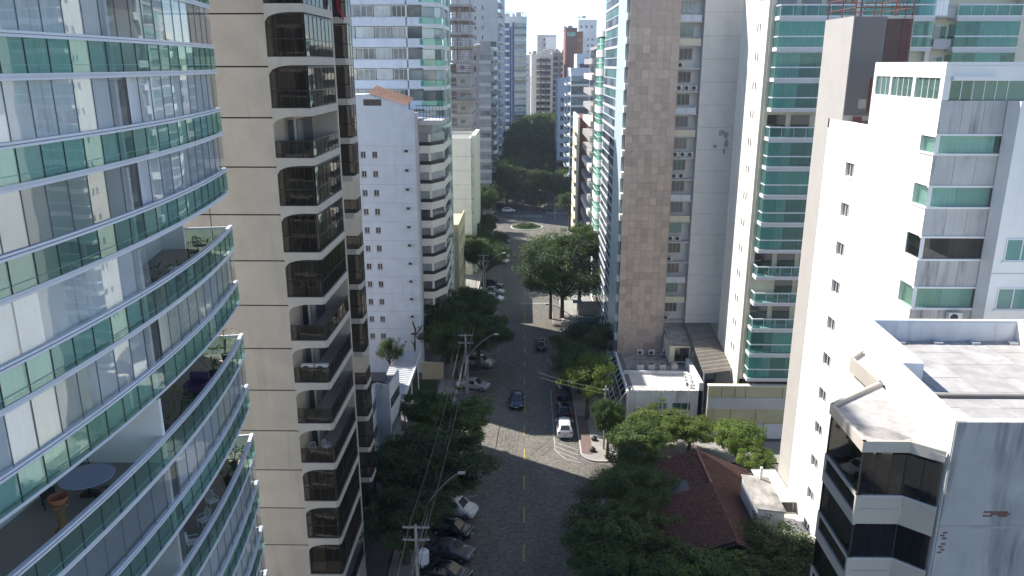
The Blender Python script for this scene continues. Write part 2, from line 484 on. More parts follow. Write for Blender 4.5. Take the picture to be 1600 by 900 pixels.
# traffic island in the junction
isl = MB(); isl.prism(arc(.4, 204.5, 4.4, 0, 342, 19), -.02, .16)
ro = isl.build('traffic_island', 'kerb'); ro['kind'] = 'structure'
MB().prism(arc(.4, 204.5, 4.0, 0, 342, 19), .12, .20).build('planting_bed', 'grass_mat', ro)
# markings
mk = MB()
for i in range(30):
    y = 58.7 + 6.05 * (i - 2)
    if 46 < y < 90: mk.quad((-.06, y, .004), (.08, y, .004), (.08, y + 2.7, .004), (-.06, y + 2.7, .004))
mk.quad((-.06, 124.5, .004), (.08, 124.5, .004), (.08, 130, .004), (-.06, 130, .004))
mk.build('centre_line_marking', 'line_yellow')['kind'] = 'structure'
mk = MB()
for i in range(14):
    y = 92 + 6.05 * i
    if not 120 < y < 130: mk.quad((-.05, y, .004), (.06, y, .004), (.06, y + 2.4, .004), (-.05, y + 2.4, .004))
def line(a, b_, wd=.12, z=.004):
    d = Vector((b_[0] - a[0], b_[1] - a[1])).normalized() * wd / 2
    mk.quad((a[0] + d.y, a[1] - d.x, z), (b_[0] + d.y, b_[1] - d.x, z), (b_[0] - d.y, b_[1] + d.x, z), (a[0] - d.y, a[1] + d.x, z))
for i in range(34):
    y = 48 + i * 3.35
    if 79 < y < 90: continue
    line((-8.8, y), (-4.6, y + 1.5))
line((3.5, 79.2), (3.5, 96)); line((3.5, 79.2), (4.6, 77.3)); line((4.6, 77.3), (6.2, 76.5)); line((3.6, 81.2), (6.1, 79.4)); line((3.6, 80.2), (6.1, 78.2)); line((3.6, 79.2), (6.0, 77.2))
line((-1, 135.5), (4.8, 135.5), .35); line((4.8, 124), (4.8, 140))
for k in range(9):
    mk.quad((-3.4 + k * .95, 219, .004), (-2.9 + k * .95, 219, .004), (-2.9 + k * .95, 222, .004), (-3.4 + k * .95, 222, .004))
mk.build('road_marking', 'line_white')['kind'] = 'structure'
for (x, y), nm in (((3.55, 74.6), 'round manhole cover in the sunlit road below the white car'), ((-1.3, 76.2), 'round manhole cover in the sunlit road left of the yellow dashes')):
    o = thing('manhole_cover', nm, 'manhole cover', (x, y, .0))
    MB().lathe([(.42, -.01), (.42, .008)], 18, (x, y)).build('ring', 'metal_dark', o)
    MB().lathe([(.34, 0), (.34, .014)], 18, (x, y)).build('lid', 'concrete_dark', o)
# yard behind the left pavement with the lawn and a driveway
lw = MB().prism([(-16, 92), (-12, 92.5), (-11.7, 95), (-12.2, 99), (-16, 99.5)], .0, .10).build('lawn', 'grass_mat'); lw['kind'] = 'structure'
# ------------------------------------------------------------------ L1: curved glazed tower, near left
AR, AX, AY = 66.0, -14.15 - 66.0, 27.0
def ap(s, off=0.0):
    """point on the facade arc at arc length s (s=0 at y=27), moved inwards by off."""
    a = s / AR
    return (AX + (AR - off) * math.cos(a), AY + (AR - off) * math.sin(a))
S0, S1 = -19.0, 12.75
NP = 30
DS = (S1 - S0) / NP
L1 = thing('apartment_tower', 'curved white apartment tower with bands of teal balcony glass, left edge of photo', 'building', (-30, 25, 0))
ring = [ap(S0 + (S1 - S0) * i / 40) for i in range(41)]
def band(o0, o1, s0=S0, s1=S1, n=40):
    return [ap(s0 + (s1 - s0) * i / n, o0) for i in range(n + 1)] + [ap(s1 - (s1 - s0) * i / n, o1) for i in range(n + 1)]
def arcslab(b, o0, o1, z0, z1, s0=S0, s1=S1, n=32):
    for i in range(n):
        a, c = s0 + (s1 - s0) * i / n, s0 + (s1 - s0) * (i + 1) / n
        p, q, r_, t = ap(a, o0), ap(c, o0), ap(c, o1), ap(a, o1)
        b.add([(p[0], p[1], z0), (q[0], q[1], z0), (r_[0], r_[1], z0), (t[0], t[1], z0), (p[0], p[1], z1), (q[0], q[1], z1), (r_[0], r_[1], z1), (t[0], t[1], z1)],
              [(0, 3, 2, 1), (4, 5, 6, 7), (0, 1, 5, 4), (2, 3, 7, 6)] + ([(3, 0, 4, 7)] if i == 0 else []) + ([(1, 2, 6, 5)] if i == n - 1 else []))
    return b
# meshes shared by every storey (z = 0 is the finished floor)
def amesh(name, mt, fn): b = MB(); fn(b); return b.mesh(name, mt)
m_slab = amesh('floor_slab', 'slab_white', lambda b: (arcslab(b, -.02, .45, -.075, 0), arcslab(b, .45, 4.3, -.19, -.001)))
m_top = amesh('balustrade_rail', 'white_rail', lambda b: (arcslab(b, -.035, .10, 1.02, 1.10), arcslab(b, -.01, .16, 1.125, 1.20)))
m_bot = amesh('glass_channel', 'white_rail', lambda b: arcslab(b, -.02, .06, .0, .035))
m_track = amesh('glazing_track', 'white_rail', lambda b: arcslab(b, -.01, .12, 2.845, 2.92))
m_beam = amesh('ceiling', 'white_clean', lambda b: arcslab(b, .5, 4.2, 2.755, 2.805))
def pane(name, mt, i, z0, z1, off, gap=.012, th=.02):
    a, c = S0 + i * DS + gap, S0 + (i + 1) * DS - gap
    b = MB(); p, q, r_, t = ap(a, off), ap(c, off), ap(c, off + th), ap(a, off + th)
    b.prism([p, q, r_, t], z0, z1)
    return b.mesh(name, mt)
low_m = [pane('balustrade_pane', 'glass_teal', i, .28, 1.02, .0) for i in range(NP)]
kick_m = [pane('lower_balustrade_pane', 'glass_teal', i, .04, .262, .0) for i in range(NP)]
up_m = [pane('window_pane', 'glass_clear', i, 1.21, 2.84, .06, .008) for i in range(NP)]
def gaskets(z0, z1, off_, hw=.014):
    b = MB()
    for i in range(1, NP):
        s = S0 + i * DS; p, q = ap(s - hw, off_ - .006), ap(s + hw, off_ - .006); r_, t = ap(s + hw, off_ + .026), ap(s - hw, off_ + .026)
        b.prism([p, q, r_, t], z0, z1)
    return b
m_gk = gaskets(.04, 1.02, 0).mesh('balustrade_gaskets', 'gasket')
m_gku = gaskets(1.21, 2.84, .06, .008).mesh('glazing_gaskets', 'gasket_grey')
m_kickline = amesh('lower_glazing_bar', 'teal_panel', lambda b: arcslab(b, -.004, .024, .262, .28))
def curtain_mesh(s0, s1, mt, amp=.05, per=.30, off=.34, z0=.03, z1=2.84):
    n = max(8, int((s1 - s0) / per * 5)); b = MB(); f = []
    for i in range(n + 1):
        s = s0 + (s1 - s0) * i / n
        o = off + amp * math.sin(2 * math.pi * (s - s0) / per + .8 * math.sin(s * 3.1)) + .02 * math.sin(s * 9.7)
        x, y = ap(s, o); x2, y2 = ap(s, o + .012)
        b.v += [(x, y, z0), (x, y, z1), (x2, y2, z0), (x2, y2, z1)]
    for i in range(n):
        k = 4 * i
        b.f += [(k, k + 4, k + 5, k + 1), (k + 2, k + 3, k + 7, k + 6)]; b.mi += [0, 0]
    return b.mesh('curtain', mt, True)
SPLIT = .6                                   # party wall between the two flats
cuts_a = [S0, -13.5, -9.3, -6.0, -3.2, SPLIT - .15]
cuts_b = [SPLIT + .12, 1.75, 4.3, 7.0, 9.8, S1 - .25]
cur = {}
def curtain(a, c, mt):
    k = (a, c, mt)
    if k not in cur:
        cur[k] = curtain_mesh(a + .04, c - .04, mt, per=.26 if mt != 'curtain_grey' else .18)
    return cur[k]
m_party = amesh('party_wall', 'white_clean', lambda b: b.prism([ap(SPLIT - .09, .10), ap(SPLIT + .09, .10), ap(SPLIT + .09, 4.2), ap(SPLIT - .09, 4.2)], 0.0, 2.74))
m_back = amesh('back_wall', 'interior', lambda b: arcslab(b, 3.6, 3.8, 0.0, 2.735, n=20))
m_door = amesh('sliding_door', 'door_green', lambda b: (b.prism([ap(-4.6, 3.52), ap(-2.6, 3.52), ap(-2.6, 3.58), ap(-4.6, 3.58)], .02, 2.3)))
m_door2 = amesh('sliding_door', 'win_black', lambda b: (b.prism([ap(4.2, 3.50), ap(8.6, 3.50), ap(8.6, 3.58), ap(4.2, 3.58)], .02, 2.3)))
m_door3 = amesh('sliding_door', 'win_black', lambda b: (b.prism([ap(-12, 3.50), ap(-7.6, 3.50), ap(-7.6, 3.58), ap(-12, 3.58)], .02, 2.3)))
m_end = amesh('end_balustrade_pane', 'glass_teal', lambda b: b.prism([ap(S1, 0.05), ap(S1 + .02, .05), ap(S1 + .02, 2.4), ap(S1, 2.4)], .04, 1.02))
m_endw = amesh('end_wall', 'white', lambda b: b.prism([ap(S1 + .0, 2.45), ap(S1 + .25, 2.45), ap(S1 + .25, 5.5), ap(S1, 5.5)], 0, 2.8))
m_endrail = amesh('end_rail', 'white_rail', lambda b: b.prism([ap(S1 - .05, 0.1), ap(S1 + .05, .1), ap(S1 + .05, 2.4), ap(S1 - .05, 2.4)], 1.02, 1.12))
m_floor = amesh('floor_finish', 'interior_floor', lambda b: arcslab(b, .2, 3.6, .0, .012, n=20))
# storey k: rail top at 42.92-3k.   what each flat shows above the rail: c curtains, w warm curtain, g grey curtains, o open, d dark room, b blinds, e glazed but empty
SHOW = {-4: 'cc', -3: 'cg', -2: 'gc', -1: 'cc', 0: 'ce', 1: 'cc', 2: 'eg', 3: 'co', 4: 'cg', 5: 'oo', 6: 'bg', 7: 'do', 8: 'gg', 9: 'gc', 10: 'gc', 11: 'cg', 12: 'gg'}
n_low = n_up = 0
for k in range(-5, 14):
    zf = 42.92 - 3 * k - 1.2
    if zf < 2.5: continue
    a, bb_ = SHOW.get(k, 'gg')
    z = (0, 0, zf)
    inst('floor_slab', m_slab, L1, z); inst('balustrade_rail', m_top, L1, z); inst('glass_channel', m_bot, L1, z)
    inst('ceiling', m_beam, L1, z); inst('party_wall', m_party, L1, z); inst('back_wall', m_back, L1, z)
    inst('end_balustrade_pane', m_end, L1, z); inst('end_rail', m_endrail, L1, z); inst('end_wall', m_endw, L1, z); inst('floor_finish', m_floor, L1, z)
    if a != 'c': inst('sliding_door', m_door if k != 5 else m_door3, L1, z)
    if bb_ in 'oe': inst('sliding_door', m_door2, L1, z)
    vis = -2 <= k <= 10
    if a != 'o' or bb_ != 'o': inst('glazing_track', m_track, L1, z)
    inst('balustrade_gaskets', m_gk, L1, z)['kind'] = 'stuff'; inst('lower_glazing_bar', m_kickline, L1, z)
    if a != 'o' and bb_ != 'o': inst('glazing_gaskets', m_gku, L1, z)['kind'] = 'stuff'
    rest = MB()
    for i in range(NP):
        sc = S0 + (i + .5) * DS
        seen = vis and (ap(sc)[1] > 17)
        if seen or k < -2:
            inst('balustrade_pane', low_m[i], L1, z); n_low += 1
            inst('lower_balustrade_pane', kick_m[i], L1, z)
        st = a if sc < SPLIT else bb_
        if st != 'o' and seen and not (abs(sc - SPLIT - .6) < .55 and k in (1, 2, 4)):
            inst('window_pane', up_m[i], L1, z); n_up += 1
    for cuts, st in ((cuts_a, a), (cuts_b, bb_)):
        if st in 'oed': continue
        if st == 'b':
            b = MB()
            for q in range(44):
                arcslab(b, .30, .335, .06 + q * .06, .105 + q * .06, cuts[0], cuts[-1], 12)
            o = b.build('venetian_blind', 'blind', L1, loc=(0, 0, zf)); continue
        for j in range(len(cuts) - 1):
            mt = 'curtain' if st == 'c' else 'curtain_grey'
            rr = random.random()
            if cuts is cuts_b and j == 0 and k in (1, 2, 4, 6): continue
            if rr < .13: mt = 'curtain_warm'
            inst('curtain', curtain(cuts[j], cuts[j + 1], mt), L1, z)
    if (a == 'e' or bb_ == 'e') and k != 2:
        inst('curtain', curtain(-13.5, -9.3, 'curtain_warm'), L1, z)
core = MB(); core.prism([ap(S0, 4.3), ap(0, 4.3), ap(S1, 4.3), (-30, 40.2), (-34, 8)], 0, 60.0)
core.build('core_wall', 'white', L1)
MB().prism(band(-.1, 4.4), 59.8, 60.6).build('roof_slab', 'slab_white', L1)

# things standing on the open terraces of that tower
def lz(k): return 42.92 - 3 * k - 1.2 + .014
def chair(x, y, z, rz, mt, label, group, back='bars'):
    r = thing('terrace_chair', label, 'chair', (x, y, z), group)
    r.rotation_euler.z = rz
    key = ('chair', mt)
    if key not in _cache:
        seat = MB(); seat.box(-.23, -.22, .42, .23, .22, .46)
        leg = MB(); leg.tube([(0, 0, 0), (0, 0, .42)], .016, 6)
        bk = MB(); bk.tube([(-.22, .21, .44), (-.22, .27, .82), (-.12, .28, .9), (.12, .28, .9), (.22, .27, .82), (.22, .21, .44)], .02, 6)
        for q in range(4): bk.tube([(-.13 + q * .087, .215, .45), (-.13 + q * .087, .275, .89)], .012, 4)
        arm = MB(); arm.tube([(0, .22, .64), (0, -.2, .64), (0, -.21, .44)], .018, 5)
        _cache[key] = [q.mesh(n_, mt) for q, n_ in ((seat, 'seat'), (leg, 'leg'), (bk, 'backrest'), (arm, 'armrest'))]
    se, le, ba, ar = _cache[key]
    def kid(n_, me, p):
        o = bpy.data.objects.new(n_, me); COL.objects.link(o); o.parent = r; o.location = p
    kid('seat', se, (0, 0, 0)); kid('backrest', ba, (0, 0, 0))
    for sx in (-.2, .2):
        kid('armrest', ar, (sx * 1.1, 0, 0))
        for sy in (-.19, .19): kid('leg', le, (sx, sy, 0))
def table(x, y, z, rad, mt, label):
    r = thing('round_table', label, 'table', (x, y, z))
    MB().lathe([(rad * .98, .70), (rad, .715), (rad, .735), (rad * .98, .75)], 28, (0, 0)).build('tabletop', mt, r, loc=(x, y, z))
    MB().lathe([(.05, .02), (.045, .70)], 10).build('stem', 'metal_dark', r, loc=(x, y, z))
    MB().lathe([(.32, 0), (.30, .03), (.06, .05)], 16).build('foot', 'metal_dark', r, loc=(x, y, z))
def potted(x, y, z, h, rad, label, potm='pot', leafm='leaf_mid', n=60, seed=0, group='potted plants on the balconies'):
    r = thing('potted_plant', label, 'plant', (x, y, z), group)
    ph = min(.45, h * .35)
    MB().lathe([(rad * .28, 0), (rad * .42, ph), (rad * .38, ph), (rad * .34, ph - .05)], 12).build('pot', potm, r, loc=(x, y, z))
    rg = random.Random(seed); st = MB(); lf = MB()
    for i in range(5):
        a = rg.random() * 6.28; st.tube([(0, 0, ph - .06), (math.cos(a) * rad * .35, math.sin(a) * rad * .35, ph + (h - ph) * .6)], .014, 4)
    st.build('stem', 'bark', r, loc=(x, y, z))
    for i in range(n):
        a = rg.random() * 6.28; rr = rad * math.sqrt(rg.random()); zz = ph + .04 + (h - ph) * rg.random()
        c = Vector((math.cos(a) * rr, math.sin(a) * rr, zz)); d = Vector((math.cos(a), math.sin(a), rg.uniform(-.3, .8))).normalized()
        sd = d.cross(Vector((0, 0, 1))).normalized() * .05; ln = rg.uniform(.14, .26)
        lf.add([c, c + d * ln * .5 + sd, c + d * ln, c + d * ln * .5 - sd], [(0, 1, 2, 3)])
    lf.build('foliage', leafm, r, loc=(x, y, z))
tx, ty = ap(-1.9, 1.9)
table(tx, ty, lz(5), .95, 'cloth_blue', 'round table with pale blue top on the open terrace of the curved tower')
for a, nm in ((-2.4, 'dark metal chair in front of the pale blue round table'), (2.2, 'dark metal chair behind the pale blue round table, by the party wall'), (-.7, 'dark metal chair right of the pale blue round table'), (3.6, 'dark metal chair left of the pale blue round table')):
    chair(tx + 1.3 * math.cos(a), ty + 1.3 * math.sin(a), lz(5), a - math.pi / 2, 'metal_dark', nm, 'chairs round the terrace table')
px, py = ap(-4.4, 1.3)
pd = thing('stone_pedestal', 'brown turned pedestal on the open terrace left of the round table', 'pedestal', (px, py, lz(5)))
MB().lathe([(.28, 0), (.28, .12), (.15, .2), (.12, .55), (.16, .9), (.26, 1.0), (.26, 1.1)], 14).build('shaft', 'wood', pd, loc=(px, py, lz(5)))
MB().lathe([(.20, 1.1), (.34, 1.38), (.30, 1.38), (.2, 1.2)], 14).build('bowl', 'pot', pd, loc=(px, py, lz(5)))
for i, (s, o, h, rad, nm) in enumerate([
        (3.1, .8, 1.3, .45, 'leafy plant in a pot beside the party wall on the upper open balcony'), (5.2, .7, 1.0, .4, 'low potted plant in the middle of the upper open balcony'),
        (10.9, .9, .9, .4, 'dark potted plant at the far end of the upper open balcony')]):
    x, y = ap(s, o); potted(x, y, lz(3), h, rad, nm, 'pot_dark', seed=i)
x, y = ap(6.5, 1.0); b = thing('plant_bench', 'white slatted bench on the upper open balcony of the curved tower', 'bench', (x, y, lz(3)))
MB().box(-.5, -.25, .45, .5, .25, .5).build('seat', 'plastic_white', b, loc=(x, y, lz(3)))
for sx in (-.44, .40):
    MB().box(sx, -.22, 0, sx + .05, .22, .45).build('leg', 'plastic_white', b, loc=(x, y, lz(3)))
for i, (s, o, h, rad, pm, lm, nm) in enumerate([
        (1.3, .7, .9, .35, 'pot', 'leaf_mid', 'small green plant in a clay pot next to the wooden crate'), (2.2, .7, 1.0, .4, 'pot', 'leaf_mid', 'bushy plant in a red clay pot on the plant balcony'),
        (3.6, .75, 1.7, .55, 'pot', 'leaf_light', 'tall pale green shrub in a pot on the plant balcony'), (4.9, .7, 1.0, .45, 'pot_dark', 'leaf_dark', 'dark shrub in a black pot on the plant balcony'),
        (9.2, .9, 1.7, .5, 'pot_dark', 'leaf_dark', 'tall dark plant near the far end of the plant balcony'), (11.6, .8, 1.9, .5, 'pot_dark', 'leaf_light', 'plant with yellow-green leaves rising over the far balcony end')]):
    x, y = ap(s, o); potted(x, y, lz(5), h, rad, nm, pm, lm, seed=20 + i)
x, y = ap(1.3, 1.4); b = thing('wooden_crate', 'wooden shelf crate standing by the party wall on the plant balcony', 'crate', (x, y, lz(5)))
MB().box(-.5, -.4, 0, .5, .4, .06).box(-.5, -.4, .06, -.45, .4, .8).box(.45, -.4, .06, .5, .4, .8).build('case', 'wood', b, loc=(x, y, lz(5)))
MB().box(-.55, -.45, .8, .55, .45, .85).build('top', 'wood', b, loc=(x, y, lz(5)))
x, y = ap(7.4, 1.2); b = thing('armchair', 'purple upholstered armchair on the plant balcony', 'armchair', (x, y, lz(5)))
MB().box(-.4, -.4, .12, .4, .4, .45).build('seat', 'purple', b, loc=(x, y, lz(5)))
MB().box(-.45, .3, .12, .45, .48, .95).build('backrest', 'purple', b, loc=(x, y, lz(5)))
for sx in (-.5, .40):
    MB().box(sx, -.4, .12, sx + .1, .3, .62).build('armrest', 'purple', b, loc=(x, y, lz(5)))
for sx in (-.4, .32):
    MB().box(sx, -.36, 0, sx + .06, -.3, .12).build('leg', 'wood', b, loc=(x, y, lz(5)))
for s, o, rz, nm in ((1.9, 1.0, .4, 'white plastic chair nearest the party wall on the lower open balcony'), (3.4, .8, 1.9, 'second white plastic chair from the party wall on the lower open balcony'), (5.2, .9, -.6, 'third white plastic chair from the party wall on the lower open balcony'), (6.9, 1.0, .9, 'white plastic chair farthest from the party wall on the lower open balcony')):
    x, y = ap(s, o); chair(x, y, lz(7), rz, 'plastic_white', nm, 'white chairs on the lower open balcony')
for i, (s, nm) in enumerate(((9.2, 'dark leafy plant beyond the white plastic chairs'), (10.9, 'dark bushy plant at the far end of the lower open balcony'))):
    x, y = ap(s, .8); potted(x, y, lz(7), 1.2, .5, nm, 'pot_dark', 'leaf_dark', seed=40 + i)
for i, s in enumerate((9.9, 11.4)):
    x, y = ap(s, 1.4)
    chair(x, y, lz(3), .5 + i, 'metal_dark', ('dark chair near the far end of the upper open balcony', 'dark chair against the end wall of the upper open balcony')[i], 'dark chairs on the upper open balcony')

# ------------------------------------------------------------------ L2: beige panelled tower with dark balconies
L2 = thing('apartment_tower', 'tall beige panelled tower with stacked black glass balconies, behind the curved tower', 'building', (-20, 60, 0))
FH = 3.0
body = MB()
body.prism([(-26, 48.25), (-15.5, 48.25), (-15.5, 50.6), (-14.9, 50.6), (-14.9, 54.9), (-13.12, 54.9), (-13.12, 55.3), (-15.0, 55.3), (-15.0, 60.7), (-26, 60.7)], 0, 59.5)
body.prism([(-26, 60.7), (-14.75, 60.7), (-14.75, 62.2), (-16.7, 62.2), (-16.7, 77), (-26, 77)], 0, 66)
body.prism([(-30, 77.05), (-19.2, 77.05), (-19.2, 89.3), (-30, 89.3)], 0, 52)
body.build('core_wall', 'beige', L2)
# joints and panels of the front pier; the floor line of storey j lies at 41.9-3j
for j in range(-5, 14):
    zt = 41.83 - FH * j
    if zt - FH < -.2: zb = 0.02
    else: zb = zt - FH + .09
    if zt < .4: break
    bx('cladding_panel', 'beige', L2, -19.9, 48.0, zb, -15.45, 48.24, zt)
    bx('cladding_panel', 'beige', L2, -24.9, 48.0, zb, -19.96, 48.24, zt)
bx('joint_backing', 'joint', L2, -25, 48.16, .01, -15.52, 48.249, 59.4)
bpoly = [(-15.44, 48.0), (-13.25, 48.0), (-13.10, 48.15), (-13.10, 55.0), (-14.9, 55.0), (-14.9, 50.6), (-15.44, 50.6)]
m_bslab = MB().prism(bpoly, -.12, .0).mesh('balcony_slab', 'beige')
def fascia():
    b = MB()
    b.prism([(-15.44, 47.96), (-13.22, 47.96), (-13.06, 48.12), (-13.06, 55.0), (-13.2, 55.0), (-13.2, 48.18), (-13.29, 48.10), (-15.44, 48.10)], -.42, .06)
    # curved spandrel that drops towards the pier
    n = 8; top, bot = [], []
    for i in range(n + 1):
        t = i / n; x = -15.44 + 1.5 * t; dz = -.42 - .55 * (1 - math.sqrt(max(0, 1 - (1 - t) ** 2)))
        top.append((x, -.42)); bot.append((x, dz))
    for i in range(n):
        (xa, za), (xb, zb) = bot[i], bot[i + 1]
        b.add([(xa, 47.96, za), (xb, 47.96, zb), (xb, 47.96, -.42), (xa, 47.96, -.42), (xa, 48.1, za), (xb, 48.1, zb), (xb, 48.1, -.42), (xa, 48.1, -.42)],
              [(0, 1, 2, 3), (7, 6, 5, 4), (0, 4, 5, 1)])
    return b.mesh('balcony_fascia', 'cream_fascia')
m_fascia = fascia()
FX = [-15.40 + .545 * i for i in range(5)]
SY = [48.2 + .97 * i for i in range(8)]
def seg_mesh(name, mt, p, q, z0, z1, t=.02):
    k = (name, mt, p, q, z0, z1)
    if k not in _cache: _cache[k] = MB().seg(p, q, t, z0, z1).mesh(name, mt)
    return _cache[k]
OPEN2 = {1, 5, 6, 7, 8, 12}
def railing2(z, L, fx, sy, xs, yf, closed, bars=True):
    b = MB()
    for zz0, zz1 in ((.06, .11), (1.06, 1.12)):
        b.box(fx[0], yf, zz0, fx[-1] + .03, yf + .06, zz1); b.box(xs - .06, sy[0], zz0, xs, sy[-1], zz1)
    if closed:
        b.box(fx[0], yf, 2.44, fx[-1], yf + .05, 2.52); b.box(xs - .06, sy[0], 2.44, xs, sy[-1], 2.52)
        for x in fx: b.box(x - .02, yf + .002, 1.12, x + .02, yf + .05, 2.44)
        for y in sy: b.box(xs - .05, y - .02, 1.12, xs - .002, y + .02, 2.44)
    for x in fx: b.box(x - .015, yf + .004, .11, x + .015, yf + .05, 1.06)
    for y in sy: b.box(xs - .05, y - .015, .11, xs - .004, y + .015, 1.06)
    return b
rk = {c: railing2(0, None, FX, SY, -13.12, 48.06, c).mesh('balcony_frame', 'rail_black') for c in (False, True)}
for j in range(-6, 14):
    zf = 39.38 - FH * j          # top of the fascia at eye-level storeys
    if zf < 2: break
    z = (0, 0, zf)
    inst('balcony_slab', m_bslab, L2, z); inst('balcony_fascia', m_fascia, L2, z)
    cl = j not in OPEN2
    inst('balcony_frame', rk[cl], L2, z)
    gm = 'glass_smoke'
    for i in range(4): inst('balustrade_pane', seg_mesh('balustrade_pane', gm, (FX[i] + .02, 48.08), (FX[i + 1] - .02, 48.08), .11, 1.06), L2, z)
    for i in range(7): inst('balustrade_pane', seg_mesh('balustrade_pane', gm, (-13.14, SY[i] + .02), (-13.14, SY[i + 1] - .02), .11, 1.06), L2, z)
    if cl:
        for i in range(4): inst('window_pane', seg_mesh('window_pane', gm, (FX[i] + .02, 48.08), (FX[i + 1] - .02, 48.08), 1.12, 2.44), L2, z)
        for i in range(7): inst('window_pane', seg_mesh('window_pane', gm, (-13.14, SY[i] + .02), (-13.14, SY[i + 1] - .02), 1.12, 2.44), L2, z)
        if j in (-1, 3, 9):
            pass
    # sliding doors at the back of the balcony and a pier
    bx('sliding_door', 'win_black', L2, -15.3, 50.50, zf + .02, -14.95, 50.58, zf + 2.2)
    bx('sliding_door', 'win_black', L2, -14.88, 51.2, zf + .02, -14.82, 54.6, zf + 2.2)
    bx('sliding_door', 'win_mixed', L2, -14.86, 51.0, zf + .05, -14.815, 52.2, zf + 2.15)
    bx('floor_tile', 'interior_floor', L2, -15.4, 48.2, zf, -13.25, 50.5, zf + .012)
    if cl:
        q_ = (j * 37) % 5
        if q_ in (0, 2): bx('blind', ('curtain_grey', 'wood', 'cream')[j % 3], L2, -15.3, 48.35, zf + (.1 if q_ else 1.2), -14.0 - .4 * (j % 2), 48.38, zf + 2.4)
        if q_ in (1, 2, 4): bx('blind', ('curtain_warm', 'curtain_grey')[j % 2], L2, -13.45, 48.6 + (j % 3), zf + .1, -13.42, 51.6 + (j % 4) * .8, zf + 2.4)
    # second stack of balconies farther along
bpoly2 = [(-14.74, 60.2), (-13.5, 60.2), (-13.3, 60.4), (-13.3, 62.1), (-14.74, 62.1)]
m_b2 = MB().prism(bpoly2, -.38, .06).mesh('balcony_slab', 'cream_fascia')
FX2 = [-14.70 + .44 * i for i in range(4)]; SY2 = [60.4 + .82 * i for i in range(3)]
rk2 = {c: railing2(0, None, FX2, SY2, -13.32, 60.26, c).mesh('balcony_frame', 'rail_black') for c in (False, True)}
for j in range(-7, 13):
    zf = 39.45 - 2.93 * j
    if zf < 3: break
    z = (0, 0, zf); cl = j not in (3, 4, 8)
    inst('balcony_slab', m_b2, L2, z); inst('balcony_frame', rk2[cl], L2, z)
    for i in range(3):
        inst('balustrade_pane', seg_mesh('balustrade_pane', 'glass_smoke', (FX2[i] + .02, 60.28), (FX2[i + 1] - .02, 60.28), .11, 1.06), L2, z)
        if cl: inst('window_pane', seg_mesh('window_pane', 'glass_smoke', (FX2[i] + .02, 60.28), (FX2[i + 1] - .02, 60.28), 1.12, 2.44), L2, z)
    inst('balustrade_pane', seg_mesh('balustrade_pane', 'glass_smoke', (-13.34, 60.45), (-13.34, 62.0), .11, 1.06), L2, z)
    if cl:
        inst('window_pane', seg_mesh('window_pane', 'glass_smoke', (-13.34, 60.45), (-13.34, 62.0), 1.12, 2.44), L2, z)
        inst('blind', seg_mesh('blind', 'curtain_grey', (-14.7, 60.5), (-13.7, 60.5), .1, 2.4), L2, z)
# air conditioners standing on two balconies, deck chairs, flag
for zf, xs in ((39.38 - 12, (-15.2, -14.2)), (39.38 - 18, (-15.05, -14.1))):
    for q, x in enumerate(xs):
        o = ac_unit(None, x, 48.35, zf + .55)
        tag(o, ('left' if q == 0 else 'right') + ' white air conditioner of the pair on the ' + ('upper' if zf > 25 else 'lower') + ' black balcony', 'air conditioner', 'air conditioners on the black balconies')
        MB().box(x, 48.36, zf + .012, x + .84, 48.7, zf + .55).build('bracket', 'metal_grey', o)
for q, (x, y, rz) in enumerate(((-14.9, 49.2, .5), (-14.1, 49.7, 1.2))):
    chair(x, y, 39.38 - 24 + .013, rz, 'plastic_white', ('white wire chair against the wall on the open black balcony', 'white wire chair near the railing on the open black balcony')[q], 'white chairs on the black balcony')
fl = thing('flag', 'red and black flag hanging from the beige tower near the top of the photo', 'flag', (-13.15, 55.1, 46.2))
def flag_mesh(z0, z1, mt, x0):
    b = MB(); n = 14; f_ = []
    for i in range(n + 1):
        t = i / n; z_ = z0 + (z1 - z0) * t; x = -13.05 + x0 + .45 * t + .05 * math.sin(t * 9)
        b.v += [(x, 55.15 + .05 * math.sin(t * 7), z_), (x + .17 - .06 * t, 55.15 + .05 * math.sin(t * 7 + 1), z_), (x, 55.17 + .05 * math.sin(t * 7), z_), (x + .17 - .06 * t, 55.17 + .05 * math.sin(t * 7 + 1), z_)]
    for i in range(n): b.f += [(4 * i, 4 * i + 1, 4 * i + 5, 4 * i + 4), (4 * i + 2, 4 * i + 6, 4 * i + 7, 4 * i + 3)]; b.mi += [0, 0]
    return b.build('cloth_stripe', mt, fl, True)
flag_mesh(46.6, 44.9, 'flag_red', 0.12); flag_mesh(46.6, 45.0, 'flag_black', -.06)
MB().tube([(-13.3, 55.2, 46.65), (-12.5, 55.2, 46.75)], .025, 6).build('staff', 'metal_grey', fl)
